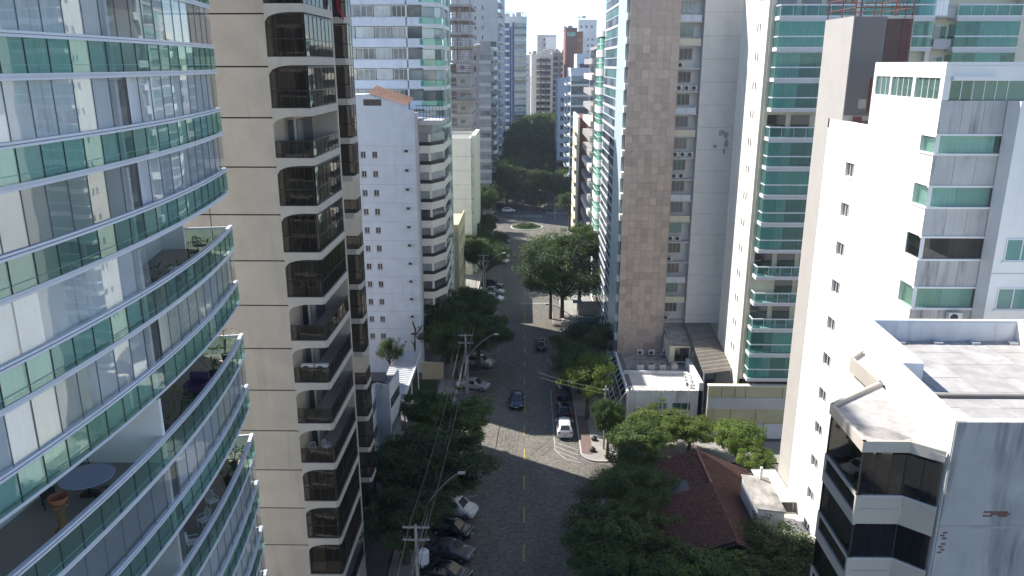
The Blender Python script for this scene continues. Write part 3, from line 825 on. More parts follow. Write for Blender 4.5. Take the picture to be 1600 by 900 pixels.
# ------------------------------------------------------------------ L4: white block with small square windows
L4 = thing('apartment_block', 'white rendered block with pairs of small dark windows and a tiled roof terrace', 'building', (-18, 108, 0))
L4Y = 102.0
wins = []
zs4 = [30.2 - 2.52 * i for i in range(12)]
sk = MB()
for z in zs4:
    if z < 3: break
    wins += [(-21.65, z, -20.95, z + .85), (-20.13, z, -19.43, z + .85)]
wall_holes(sk, 'y', L4Y, -1, -30, -14.4, 0, 36.4, wins, .2)
sk.build('front_wall', 'pale_blue_white', L4)
MB().box(-30, L4Y + .21, 0, -14.4, 122, 35.0).build('core_wall', 'white', L4)
MB().box(-14.41, L4Y, 0, -14.12, L4Y + 1.6, 36.0).build('corner_pier', 'grey_light', L4)
for i, z in enumerate(zs4):
    if z < 3: break
    for u in (-21.65, -20.13):
        inst('window', window_mesh('a', .7, .85, 'y', 'grey_light', 'win_black', 2), L4, (u, L4Y + .19, z)); bx('window_sill', 'grey_light', L4, u - .06, L4Y - .07, z - .07, u + .76, L4Y + .17, z - .004)
    bx('joint_line', 'grey_light', L4, -30, L4Y - .012, z + 1.55, -14.43, L4Y - .002, z + 1.60)
    b = bx('air_conditioner', 'ac_white', L4, -15.95, L4Y - .38, z + .72, -15.2, L4Y, z + 1.15)
    bx('fan_grille', 'ac_dark', b, -15.80, L4Y - .40, z + .80, -15.35, L4Y - .375, z + 1.1)
# gable piece with terracotta roof, terrace railing, planters
MB().prism([(-22.4, L4Y), (-20.6, L4Y), (-20.6, 106), (-22.4, 106)], 36.4, 38.3).build('parapet', 'pale_blue_white', L4)
g = MB(); g.add([(-20.6, L4Y, 36.4), (-15.2, L4Y, 36.4), (-15.2, L4Y, 36.7), (-20.6, L4Y, 38.4), (-20.6, L4Y + .25, 36.4), (-15.2, L4Y + .25, 36.4), (-15.2, L4Y + .25, 36.7), (-20.6, L4Y + .25, 38.4)],
                [(0, 1, 2, 3), (7, 6, 5, 4), (3, 2, 6, 7)]); g.build('gable', 'pale_blue_white', L4)
rt = MB()
for i in range(12):
    for j in range(14):
        x = -20.4 + i * .42; z = 38.55 - i * .14
        y = L4Y - .1 + j * .5; z += j * .05
        rt.add([(x, y, z + .02), (x + .46, y, z - .13), (x + .46, y + .48, z - .13), (x, y + .48, z + .02), (x + .23, y + .24, z + .06)], [(0, 1, 4), (1, 2, 4), (2, 3, 4), (3, 0, 4)])
rt.build('roof_tile', 'tile_orange', L4)['kind'] = 'stuff'
bx('opening', 'win_black', L4, -20.9, L4Y - .02, 36.9, -18.6, L4Y - .005, 37.7)
MB().box(-14.4, 102.6, 34.4, -10.9, 112, 35.0).build('terrace_slab', 'grey_light', L4)
rl = MB()
for i in range(9): rl.box(-14.2 + i * .42, 102.7, 35, -14.16 + i * .42, 102.74, 36.9)
rl.box(-14.2, 102.7, 36.86, -10.9, 102.74, 36.92); rl.build('terrace_railing', 'metal_dark', L4)
# street-side balconies, cranked in plan
m4 = MB().prism([(-14.4, 103.6), (-12.6, 103.6), (-11.15, 106.5), (-11.15, 116), (-14.4, 116)], -.75, .25).mesh('balcony_parapet', 'cream_light')
m4d = MB().prism([(-14.35, 103.8), (-12.75, 103.8), (-11.4, 106.6), (-11.4, 115.8), (-14.35, 115.8)], .26, 1.75).mesh('balcony_glazing', 'win_mixed')
m4r = MB().seg((-14.35, 103.62), (-12.62, 103.62), .05, .25, .72).seg((-12.6, 103.62), (-11.18, 106.5), .05, .25, .72).seg((-11.18, 106.5), (-11.18, 112), .05, .25, .72).mesh('balcony_rail', 'metal_dark')
m4p = MB().box(-12.9, 103.66, .25, -12.62, 103.9, 1.76).mesh('post', 'cream_light'); m4q = MB().box(-11.5, 107.6, .25, -11.2, 107.9, 1.76).mesh('post', 'cream_light')
for i in range(13):
    z = (0, 0, 31.4 - 2.52 * i)
    if z[2] < 3: break
    inst('balcony_parapet', m4, L4, z); inst('balcony_glazing', m4d, L4, z); inst('balcony_rail', m4r, L4, z); inst('post', m4p, L4, z); inst('post', m4q, L4, z)
MB().box(-14.35, 104.6, .1, -12.4, 116.2, 34.3).build('balcony_back_wall', 'grey_light', L4)

# ------------------------------------------------------------------ L3: white tower with ribbon windows and green balcony glass
L3 = thing('apartment_tower', 'white tower with ribbon windows and bright green balcony glass at its rounded corner', 'building', (-20, 130, 0))
MB().prism([(-32, 119.6), (-17.6, 119.6), (-14.6, 120.6), (-13.2, 122), (-13.2, 131.4), (-32, 131.4)], 0, 62).build('core_wall', 'interior', L3)
cor = [(-32, 119.0), (-17.4, 119.0), (-15.2, 119.2), (-13.4, 120.0), (-12.6, 121.2), (-12.4, 123.0), (-12.4, 131)]
def strip(b, pts, t, z0, z1):
    for p, q in zip(pts, pts[1:]): b.seg(p, q, t, z0, z1)
    return b
m_sp = strip(MB(), cor[:3], .3, 0, 1.25).mesh('spandrel', 'pale_blue_white')
m_cr = strip(MB(), cor[2:], .3, -.25, .35).mesh('balcony_slab', 'white')
m_gl = [MB().seg(p, q, .03, .35, 1.2).mesh('balustrade_pane', 'win_green') if False else None for p, q in zip(cor[2:], cor[3:])]
solid_glass('win_green', (.12, .42, .30), .5, bright=(.30, .62, .48))
solid_glass('win_pale', (.16, .19, .19), .7, bright=(.50, .56, .56))
ribs = [(-31, 2.2), (-28.6, 2.2), (-26.2, 1.0), (-25.0, 2.6), (-22.2, 2.4), (-19.6, 2.1)]
for i in range(20):
    zb = 50.35 - 2.96 * i
    if zb < 1: break
    z = (0, 0, zb)
    inst('spandrel', m_sp, L3, z); inst('balcony_slab', m_cr, L3, z)
    for q, (u, wd) in enumerate(ribs):
        inst('window', window_mesh('b', wd, 1.55, 'y', 'white_clean', 'win_pale', 3 if wd > 2 else 1), L3, (u, 119.25, zb + 1.3))
    if i % 2 == 0 or i == 3: bx('air_conditioner', 'ac_dark', L3, -26.9, 118.7, zb + 1.7, -26.3, 119.3, zb + 2.2)
    for p, q in zip([(-17.4, 119.05)] + cor[2:-1], cor[2:]):
        d = Vector((q[0] - p[0], q[1] - p[1])); n_ = max(1, int(d.length / 1.6)) if d.length < 6 else 5
        for t in range(n_):
            a = (p[0] + d.x * t / n_ + .03, p[1] + d.y * t / n_ + .02); e = (p[0] + d.x * (t + 1) / n_ - .03, p[1] + d.y * (t + 1) / n_ - .02)
            if i < 14 or p[1] < 122:
                inst('balustrade_pane', seg_mesh('balustrade_pane', 'win_green', a, e, .36, 1.2, .05), L3, z)
                inst('window', seg_mesh('window', 'win_pale', (a[0] - .15, a[1] + .25), (e[0] - .15, e[1] + .25), 1.25, 2.66, .05), L3, z)
MB().box(-17.62, 119.0, .1, -17.4, 119.4, 61).build('corner_post', 'white', L3)
for y in (123, 130.6): bx('corner_post', 'white', L3, -12.75, y, .1, -12.32, y + .5, 61)

# ------------------------------------------------------------------ smaller left-hand buildings
L6 = thing('apartment_block', 'plain cream block with blank side wall, in front of the construction site', 'building', (-13, 160, 0))
MB().box(-17.5, 155, 0, -10.9, 172, 27.3).build('core_wall', 'cream_light', L6)
MB().box(-10.9, 157, 0, -10.05, 172, 28.4).build('recessed_wall', 'cream_light', L6)
p = MB(); p.box(-17.5, 155, 27.3, -10.9, 155.25, 28.0).box(-11.15, 155.25, 27.3, -10.9, 172, 28.0).box(-17.5, 171.8, 27.3, -11.2, 172, 28.0); p.build('parapet', 'cream_light', L6)
MB().box(-17.4, 155.3, 27.25, -11.2, 171.7, 27.33).build('roof_deck', 'roof_dirty', L6)
for i in range(9):
    bx('joint_line', 'grey_light', L6, -17.5, 154.985, 24.4 - 2.85 * i, -10.9, 154.998, 24.5 - 2.85 * i)
    for y in (156.9, ): bx('window', 'win_dark', L6, -10.89, y - 1.5, 24.9 - 2.85 * i, -10.86, y - .6, 26.2 - 2.85 * i)
    bx('window_ledge', 'grey_light', L6, -10.88, 155.3, 24.2 - 2.85 * i, -10.5, 156.9, 24.45 - 2.85 * i)
L7 = thing('apartment_block', 'low pale yellow block with barred windows beside the street trees', 'building', (-13, 134, 0))
MB().box(-20, 132, 0, -11.6, 146, 14.6).build('core_wall', 'yellow_wall', L7)
MB().box(-20, 132, 14.6, -11.6, 132.2, 15.3).box(-11.8, 132.2, 14.6, -11.6, 146, 15.3).build('parapet', 'yellow_wall', L7)
for z in (11.4, 8.3, 5.2, 2.1):
    inst('window', window_mesh('c', 1.3, 1.5, 'y', 'grey_light', 'win_mixed', 3), L7, (-13.6, 131.99, z))
    for y in (134, 138, 142): inst('window', window_mesh('c', 1.5, 1.4, 'x', 'grey_light', 'win_dark', 3, out=1), L7, (-11.595, y, z))
# construction site
L5 = thing('unfinished_tower', 'unfinished grey concrete tower wrapped in scaffolding at its top', 'building', (-16, 184, 0))
MB().box(-19, 178.4, 0, -12.3, 196, 40.2).build('block_wall', 'concrete_new', L5)
for i in range(20):
    z = 54.6 - 2.92 * i
    if z < 3: break
    bx('floor_slab', 'concrete', L5, -19.3, 177.9, z - .55, -12.0, 196.2, z)
    if z < 41:
        for x, wd, ht in ((-17.2, 1.7, 1.75), (-14.6, .95, .75)):
            bx('window_opening', 'win_black', L5, x, 178.36, z + .35 + (0 if wd > 1 else .6), x + wd, 178.395, z + .35 + ht + (0 if wd > 1 else .6))
        bx('window_rail', 'concrete', L5, -17.2, 178.3, z + .95, -15.5, 178.35, z + 1.1)
        for x in (-19.2, -12.45): bx('column', 'concrete', L5, x, 178.2, z, x + .4, 178.7, z + 2.37)
    else:
        for x in (-19.2, -16.9, -14.7, -12.45): bx('column', 'concrete', L5, x, 178.3, z, x + .35, 178.7, z + 2.37)
        for x in (-18, -15.8): bx('column', 'concrete', L5, x, 184.3, z, x + .35, 184.7, z + 2.37)
    if i in (3, 7, 12):
        b = MB(); b.box(-19.6, 176.4, z - .1, -11.4, 177.9, z + .02)
        b.box(-12.0, 177.9, z - .1, -10.4, 184, z + .02)
        for q in range(9): b.tube([(-19.5 + q, 176.5, z - .1), (-19.5 + q, 177.9, z - .9)], .05, 4)
        b.build('safety_platform', 'yellow_dull', L5)
rg = random.Random(5)
sc = MB()
for lev in range(5):
    z = 40.2 + 2.92 * lev
    for q in range(22):
        x = -19.3 + q * .35 + rg.uniform(-.08, .08); y = rg.choice((177.8, 179.5, 181.2))
        sc.tube([(x, y, z - .05), (x + rg.uniform(-.1, .1), y, z + 2.35)], .035, 3, False)
    for q in range(5):
        zz = z + .5 * q
        sc.tube([(-19.4, 177.75, zz), (-11.9, 177.75, zz + rg.uniform(-.05, .05))], .035, 3, False)
    for q in range(6):
        x = -19 + q * 1.2; sc.tube([(x, 177.7, z), (x + 1.1, 177.7, z + 2.2)], .03, 3, False)
o = sc.build('scaffolding', 'scaffold', L5); o['kind'] = 'stuff'
for i, z in enumerate((42.0, 36.5)):
    bx('guard_rail', 'scaffold', L5, -19.4, 177.7, z - .9, -12.0, 177.76, z - .72)
# L8 grey block with balconies, L9 tall, L10 blue tower
def row_tower(name, label, x0, x1, y0, y1, top, wall, fh, front=(), side=(), z_first=None, zmin=2.0, roof=True, join=False, wl='win_dark', frame='grey_light'):
    """straight tower; front/side: list of (kind, u0, u1, zlo, zhi): window, band or balcony repeated on each storey."""
    t = thing(name, label, 'building', ((x0 + x1) / 2, y0, 0))
    MB().box(x0, y0, 0, x1, y1, top).build('core_wall', wall, t)
    if roof: MB().box(x0 - .1, y0 - .1, top, x1 + .1, y0 + .15, top + .9).box(x0 - .1, y0 + .15, top, x0 + .15, y1, top + .9).box(x1 - .15, y0 + .15, top, x1 + .1, y1, top + .9).build('parapet', wall, t)
    acc = {}
    def put(nm, mt, *a):
        if join: acc.setdefault((nm, mt), MB()).box(*a)
        else: bx(nm, mt, t, *a)
    z = z_first if z_first is not None else top - fh
    while z > zmin:
        for kd, u0, u1, a, b_, mt in front:
            if kd == 'win': put('window', mt, u0, y0 - .05, z + a, u1, y0 + .02, z + b_)
            elif kd == 'slab': put('balcony_slab', mt, u0, y0 - 1.2, z + a, u1, y0 - .06, z + b_)
            elif kd == 'rail': put('balcony_rail', mt, u0, y0 - 1.19, z + a, u1, y0 - 1.12, z + b_)
            elif kd == 'line': put('floor_band', mt, u0, y0 - .10, z + a, u1, y0 - .0, z + b_)
        for kd, u0, u1, a, b_, mt in side:
            sx = 1 if x1 < 0 else -1
            xs = x1 if x1 < 0 else x0
            if kd == 'win': put('side_window', mt, xs - .02 * sx, u0, z + a, xs + .05 * sx, u1, z + b_)
            elif kd == 'slab': put('side_balcony_slab', mt, xs + .06 * sx, u0, z + a, xs + 1.3 * sx, u1, z + b_)
            elif kd == 'rail': put('side_balcony_rail', mt, xs + 1.22 * sx, u0, z + a, xs + 1.29 * sx, u1, z + b_)
            elif kd == 'line': put('side_floor_band', mt, xs, u0, z + a, xs + .1 * sx, u1, z + b_)
        z -= fh
    for (nm, mt), b in acc.items():
        o = b.build(nm, mt, t); o['kind'] = 'stuff'
    return t
L8 = row_tower('apartment_block', 'grey block with narrow balconies just beyond the unfinished tower', -15, -9.8, 222, 244, 45.5, 'concrete_new', 3.0,
               [('win', -14.4, -13.8, .6, 1.9, 'win_black'), ('win', -12.6, -10.0, .7, 2.0, 'win_mixed'), ('line', -13.0, -9.7, -.3, .6, 'grey_light')],
               [('win', 224, 229, .6, 2.1, 'win_dark'), ('slab', 223, 230, -.2, .0, 'concrete'), ('rail', 223, 230, 0, .9, 'metal_dark'), ('win', 233, 238, .6, 2.1, 'win_dark'), ('slab', 232, 239, -.2, .0, 'concrete'), ('rail', 232, 239, 0, .9, 'metal_dark')])
MB().box(-12.6, 223, 45.5, -10.2, 231, 48.2).build('penthouse', 'concrete_new', L8)
L9 = row_tower('apartment_tower', 'tall blue-grey tower with few small windows behind the unfinished tower', -24, -9.2, 262, 352, 70, 'grey_light', 3.0,  # unseen rear depth stretched far back to shade the avenue
               [('win', -16.6, -16.0, .8, 1.8, 'win_black'), ('win', -14.2, -13.8, .8, 2.0, 'win_black')],
               [('win', 264, 272, .5, 2.2, 'win_blue'), ('slab', 263, 273, -.25, .2, 'white'), ('win', 277, 288, .5, 2.2, 'win_blue'), ('slab', 276, 289, -.25, .2, 'white')], z_first=64)
for i in range(16):
    bx('window', 'win_teal', L9, -12.6, 261.9, 47.5 - 3 * i, -9.6, 261.99, 49.1 - 3 * i)
    bx('floor_band', 'white', L9, -18, 261.85, 46.4 - 3 * i, -9.2, 261.99, 47.4 - 3 * i)
L10 = row_tower('apartment_tower', 'slim blue and white glazed tower closing the left side of the street', -10.6, .2, 362, 385, 61.5, 'white_clean', 3.05,
                [('line', -10.8, .3, -.2, .25, 'white'), ('win', -10.4, -7.4, .5, 2.6, 'blue_glass'), ('win', -5.2, .1, .45, 2.7, 'win_pale'), ('rail', -5.2, .2, .0, 1.0, 'blue_glass'), ('slab', -5.2, .2, -.2, .05, 'white')],
                [('line', 362, 385, -.2, .3, 'blue_trim')], z_first=57, zmin=14)
bx('mullion', 'blue_trim', L10, -7.3, 361.5, 3, -6.7, 361.99, 58)
bx('mullion', 'blue_trim', L10, -6.1, 361.5, 3, -5.5, 361.99, 60)
for i in range(8): bx('roof_post', 'white_clean', L10, -10.4 + i * 1.45, 362.1, 62.4, -10.2 + i * 1.45, 362.3, 64.2)
bx('roof_rail', 'white_clean', L10, -10.5, 362.1, 64.0, .1, 362.25, 64.2)
# ------------------------------------------------------------------ buildings that close the street
C1 = row_tower('apartment_tower', 'beige and dark glass balcony tower above the street trees at the far end', 2.6, 13.4, 402, 430, 46.0, 'cream_light', 2.95,
               [('win', 5.2, 12.2, .3, 2.5, 'win_black'), ('slab', 5.0, 12.3, -.25, .15, 'white'), ('rail', 5.2, 12.2, .15, 1.0, 'win_mixed')], [('line', 402, 430, -.1, .1, 'white')], z_first=42.2, zmin=8)
for x in (7.0, 9.7): bx('pier', 'grey_dark', C1, x, 400.6, 5, x + .5, 401.95, 45.2)
C3 = row_tower('apartment_tower', 'brownish balcony block right of the beige and dark glass tower', 13.5, 21.5, 416, 440, 47.0, 'concrete_new', 2.95,
               [('win', 14.2, 16.4, .4, 2.3, 'win_dark'), ('slab', 13.9, 16.6, -.2, .15, 'white'), ('win', 18, 21.2, .4, 2.3, 'win_black'), ('slab', 17.8, 21.4, -.2, .15, 'white'), ('rail', 17.8, 21.4, .15, .9, 'grey_light')], [], z_first=43.6, zmin=8)
C2 = row_tower('apartment_tower', 'plain grey stair core rising behind the far beige tower', 6.2, 16.8, 452, 470, 57.0, 'grey_light', 3.0, [('win', 9.6, 10.6, .8, 2.0, 'win_black')], [], zmin=44)
MB().box(10.9, 449, 50, 16.8, 451.9, 56.5).build('stair_core', 'white', C2)
for x in (8.2, 11.4, 14.6): MB().tube([(x, 455, 57.9), (x, 455, 60 + (x % 2))], .07, 5).build('antenna', 'metal_grey', C2)
C4 = row_tower('apartment_tower', 'small pale tower seen left of the beige street-end tower', -.6, 2.4, 470, 485, 46.5, 'grey_light', 3.0, [('win', .4, 1.6, .8, 2.0, 'win_blue')], [], zmin=30)
B1 = row_tower('apartment_tower', 'reddish brown tower with a green window strip under its roof', 17.5, 22.6, 362, 384, 56.8, 'brown_brick', 3.0, [], [], zmin=60)
bx('window', 'win_green', B1, 18.1, 361.9, 54.0, 21.9, 361.99, 55.8)
MB().box(22.62, 364, 0, 25.4, 384, 56.2).build('side_wing', 'orange_wall', B1)
for i in range(14):
    inst('window', window_mesh('d', 1.0, 1.2, 'y', 'white', 'win_black', 1), B1, (23.3, 363.98, 51.8 - 3 * i))
W1 = row_tower('apartment_tower', 'white stepped tower rising behind the reddish brown tower', 25.6, 38, 420, 440, 56.0, 'white_clean', 3.0,
               [('win', 27.5, 28.3, .8, 2.0, 'win_black'), ('win', 31.5, 32.3, .8, 2.0, 'win_black'), ('win', 33.6, 34.8, .8, 2.0, 'win_black')], [], zmin=30)
MB().box(26.8, 422, 56, 36.4, 436, 64.2).build('penthouse', 'white_clean', W1)
for x in (28, 30.6, 33.4): bx('window', 'win_black', W1, x, 421.9, 60.0, x + .9, 421.99, 61.4)
MB().tube([(32, 425, 64.2), (32, 425, 71)], .08, 5).build('antenna', 'metal_grey', W1)
# tanks, masts and plant on the far roofs
for t_, items in ((C1, ((4.2, 408, 46.9, 1.6), (9.6, 410, 46.9, 2.2))), (C3, ((16, 424, 47.9, 1.8), (19.6, 422, 47.9, 1.4))), (L10, ((-8.6, 370, 62.4, 1.6), (-3.4, 370, 62.4, 2.0))), (B1, ((20, 372, 57.7, 1.2),)), (W1, ((30, 428, 65.1, 1.2),)), (L8, ((-13.6, 230, 46.4, 1.0),))):
    for x, y, z, h in items:
        MB().lathe([(1.1, z), (1.1, z + h), (.2, z + h + .3)], 12, (x, y)).build('water_tank', 'concrete', t_)
        MB().tube([(x + 1.6, y, z), (x + 1.6, y, z + h + 3.2)], .06, 4).build('antenna', 'metal_grey', t_)
        MB().box(x - 3, y - 1, z, x - 1.6, y + 1, z + h * .8).build('plant_box', 'grey_light', t_)
# blue-white block with window grid
RB = row_tower('apartment_block', 'pale blue block with a grid of dark square windows beyond the brown narrow building', 10.6, 13.9, 262, 285, 36.8, 'pale_blue_white', 2.95,
               [('win', 11.4, 12.5, .6, 2.0, 'win_dark'), ('win', 13.0, 13.8, .6, 2.0, 'win_dark'), ('line', 10.6, 13.9, -.1, .05, 'white')], [('win', 266, 268, .6, 2.0, 'win_dark'), ('win', 273, 275, .6, 2.0, 'win_dark')], z_first=29.5)
RG = row_tower('apartment_tower', 'grey-white tower with teal glass balconies above the brown narrow building', 13.0, 19.5, 232, 256, 40.2, 'pale_blue_white', 2.95,
               [('win', 13.2, 18.9, .7, 2.4, 'win_blue'), ('slab', 13.0, 19.2, -.3, .2, 'white'), ('rail', 13.0, 19.2, .2, 1.0, 'win_teal')],
               [('win', 234, 244, .6, 2.3, 'win_teal'), ('slab', 233, 246, -.3, .2, 'white'), ('rail', 233, 246, .2, 1.0, 'win_teal')], z_first=36.4)
MB().box(14.6, 233, 40.3, 19.4, 246, 45.0).build('penthouse', 'pale_blue_white', RG)
bx('window', 'win_black', RG, 15.4, 232.2, 40.6, 18.8, 232.9, 42.2)
bx('window', 'win_dark', RG, 17.2, 232.92, 42.6, 18.4, 232.99, 43.8)
# narrow brown building
RW = thing('apartment_block', 'narrow brown wood-toned building with small side windows beyond the green banded corner', 'building', (12.5, 182, 0))
MB().box(11.9, 178, 0, 14.2, 196, 30.4).build('core_wall', 'brown_wood', RW)
MB().box(11.7, 177.7, 0, 12.15, 196, 30.8).build('end_pier', 'cream_light', RW)
MB().box(13.4, 177.4, 0, 16.4, 177.95, 30.9).build('front_panel', 'clay', RW)
MB().box(13.2, 177.3, 30.5, 16.5, 180, 31.1).build('parapet', 'white', RW)
for i in range(10):
    bx('window', 'win_black', RW, 13.6, 177.33, 27.2 - 2.9 * i, 14.3, 177.39, 28.0 - 2.9 * i)
    bx('balcony_slab', 'yellow_dull', RW, 11.35, 180, 26.3 - 2.9 * i, 11.69, 190, 27.1 - 2.9 * i)
# balcony building next to it
RC = thing('apartment_block', 'grey-brown block with stacked balconies between the brown building and green banded corner', 'building', (14, 158, 0))
MB().box(13.9, 154, 0, 24, 176, 45.5).build('core_wall', 'concrete_new', RC)
for i in range(15):
    z = 42.4 - 2.95 * i
    bx('balcony_slab', ('concrete', 'cream_light', 'concrete_new')[i % 3], RC, 12.6, 155, z - .35, 13.88, 175, z + .75)
    bx('window', 'win_dark', RC, 13.82, 155.5, z + .9, 13.89, 174, z + 2.5)
    bx('balcony_slab', 'concrete', RC, 12.62, 153.2, z - .35, 15.4, 153.98, z + .7)
    bx('window', 'win_mixed', RC, 13.0, 153.9, z + .8, 15.2, 153.98, z + 2.4)
    if i in (1, 4, 9): potted(13.2, 153.6, z + .75, .8, .5, ('green plant on the top balcony of the grey-brown block', 'green plant on a middle balcony of the grey-brown block', 'yellow-green plant on a lower balcony of the grey-brown block')[(1, 4, 9).index(i)], 'pot', 'leaf_light', 40, i)
# rounded corner building, white and green bands
RD = thing('apartment_tower', 'sunlit rounded corner tower of white bands and green glass next to the stone tower', 'building', (14, 136, 0))
def rnd_poly(off): return [(20, 130 - off), (13.5, 130 - off)] + [(13.5 + (1.6 + off) * math.cos(R(a)), 131.6 + (1.6 + off) * math.sin(R(a))) for a in range(260, 179, -10)] + [(11.9 - off, 136), (14, 150), (20, 150)]
m_w = MB().prism(rnd_poly(.12), -.55, .55).mesh('floor_band', 'white_bright')
m_g = MB().prism(rnd_poly(0), .56, 1.4).prism(rnd_poly(0), 1.52, 2.38).mesh('glazing_band', 'win_green')
m_l = MB().prism(rnd_poly(.06), 1.405, 1.515).mesh('transom', 'white_rail')
for i in range(15):
    z = (0, 0, 43.7 - 2.95 * i)
    if z[2] < 2: break
    inst('floor_band', m_w, RD, z); inst('glazing_band', m_g, RD, z); inst('transom', m_l, RD, z)
MB().prism(rnd_poly(.14), 46.3, 47.2).build('parapet', 'white_bright', RD)
# ------------------------------------------------------------------ R1: stone-clad tower
R1 = thing('office_tower', 'tower with beige stone slab end wall and slanting dark glass street front', 'building', (16, 112, 0))
MB().box(12.55, 98.2, 0, 18.4, 127.5, 58).build('core_wall', 'concrete_dark', R1)
# stone tiles: irregular courses
rg = random.Random(11)
ntile = 0
z = 1.2; far = MB()
TX = [12.4, 13.25, 14.1, 14.95, 15.8, 16.65, 17.5, 18.45]
while z < 56:
    ht = .98
    x_off = 0
    for i in range(len(TX) - 1):
        d = rg.uniform(.0, .012)
        if 4 < z < 47.5 and ntile < 300:
            me_key = ('tile', i == 0 or i == 6, round(d, 3))
            bx('stone_tile', 'stone', R1, TX[i] + .008, 98.04 - .0, z + .008, TX[i + 1] - .008, 98.19, z + ht - .008); ntile += 1
        else:
            far.box(TX[i] + .008, 98.04, z + .008, TX[i + 1] - .008, 98.19, z + ht - .008)
    z += ht
o = far.build('stone_tiles', 'stone', R1); o['kind'] = 'stuff'
MB().box(12.4, 98.1, 0, 18.45, 98.19, 1.2).build('plinth', 'stone', R1)
# street front: pale panel, then glass with white sloping bands
for i in range(20):
    z0 = .6 + 2.72 * i
    if z0 > 56: break
    bx('aluminium_panel', 'pale_panel', R1, 12.15, 99.6, z0, 12.5, 108.2, z0 + 2.70)
    bx('balcony_ledge', 'white', R1, 12.1, 98.3, z0 + .3, 12.5, 99.5, z0 + 1.1)
    for j, (ya, yb) in enumerate(((108.3, 112.9), (113, 117.6), (117.7, 122.3), (122.4, 127.4))):
        bx('window_pane', 'win_blue', R1, 12.35, ya, z0 + .36, 12.45, yb, z0 + 1.42)
        bx('window_pane', 'win_teal' if i > 12 else 'win_blue', R1, 12.35, ya, z0 + 1.52, 12.45, yb, z0 + 2.70)
    bx('floor_band', 'grey_light', R1, 12.26, 108.25, z0, 12.5, 127.45, z0 + .34)
    bx('transom', 'white_rail', R1, 12.28, 108.25, z0 + 1.43, 12.5, 127.45, z0 + 1.51)
# R1b: white wing with air conditioner ledges
MB().box(18.5, 100.2, 0, 27.6, 122, 58).build('wing_core_wall', 'white', R1)
MB().box(21.4, 98.6, 8.8, 27.0, 100.15, 58).build('blank_wing_wall', 'white', R1)
for i in range(18):
    z0 = 8.9 + 2.72 * i
    bx('joint_line', 'grey_light', R1, 21.42, 98.58, z0 + 1.05, 26.98, 98.595, z0 + 1.10)
    inst('window', window_mesh('e', 1.6, 1.35, 'y', 'grey_light', ('win_dark', 'win_teal', 'win_mixed')[i % 3], 3), R1, (18.9, 100.19, z0 + 1.0))
    bx('service_ledge', 'white_old', R1, 18.46, 98.9, z0 - .12, 21.3, 100.19, z0 + .02)
    if i % 4 == 1: bx('ledge_panel', 'cream', R1, 18.5, 98.86, z0 + .03, 21.2, 98.92, z0 + .75)
    elif i % 4 == 2:
        for q in range(2): bx('ledge_panel', 'pale_blue_white', R1, 18.55 + q * 1.32, 98.86, z0 + .03, 19.82 + q * 1.32, 98.92, z0 + .75)
    else:
        for q in range(1 + (i * 7) % 3): ac_unit(R1, 18.6 + q * .92, 99.3, z0 + .03)
    inst('drain_pipe', seg_mesh('drain_pipe', 'white_clean', (21.30, 100.1), (21.38, 100.1), 0, 2.72, .08), R1, (0, 0, z0))
    # recess to the right with little windows
    bx('service_ledge', 'grey_light', R1, 27.05, 99.3, z0 - .1, 30.5, 100.19, z0 + .05)
    inst('window', window_mesh('f', 1.3, .75, 'y', 'grey_light', 'win_black', 2), R1, (27.4 if i % 2 else 27.5, 101.19, z0 + 1.3))
MB().box(27.6, 101.2, 0, 31, 122, 58).build('recess_wall', 'white', R1)
# peeling patch on the blank wall
rg = random.Random(4)
def blob(b, cx, cz, rx, rz, y, seed):
    g_ = random.Random(seed); n = 14
    b.add([(cx + rx * g_.uniform(.5, 1.1) * math.cos(6.283 * i / n), y, cz + rz * g_.uniform(.5, 1.1) * math.sin(6.283 * i / n)) for i in range(n)], [tuple(range(n))])
pt = MB()
for q, (x, zc, rx, rz) in enumerate(((24.5, 33.9, .5, .35), (25.0, 33.5, .45, .5), (25.1, 32.5, .3, .7), (24.3, 33.6, .25, .25), (24.9, 31.6, .22, .5), (23.7, 32.1, .3, .3))):
    pt = MB(); blob(pt, x, zc, rx, rz, 98.594 - q * .001, q); pt.build('peeled_patch', 'concrete', R1)
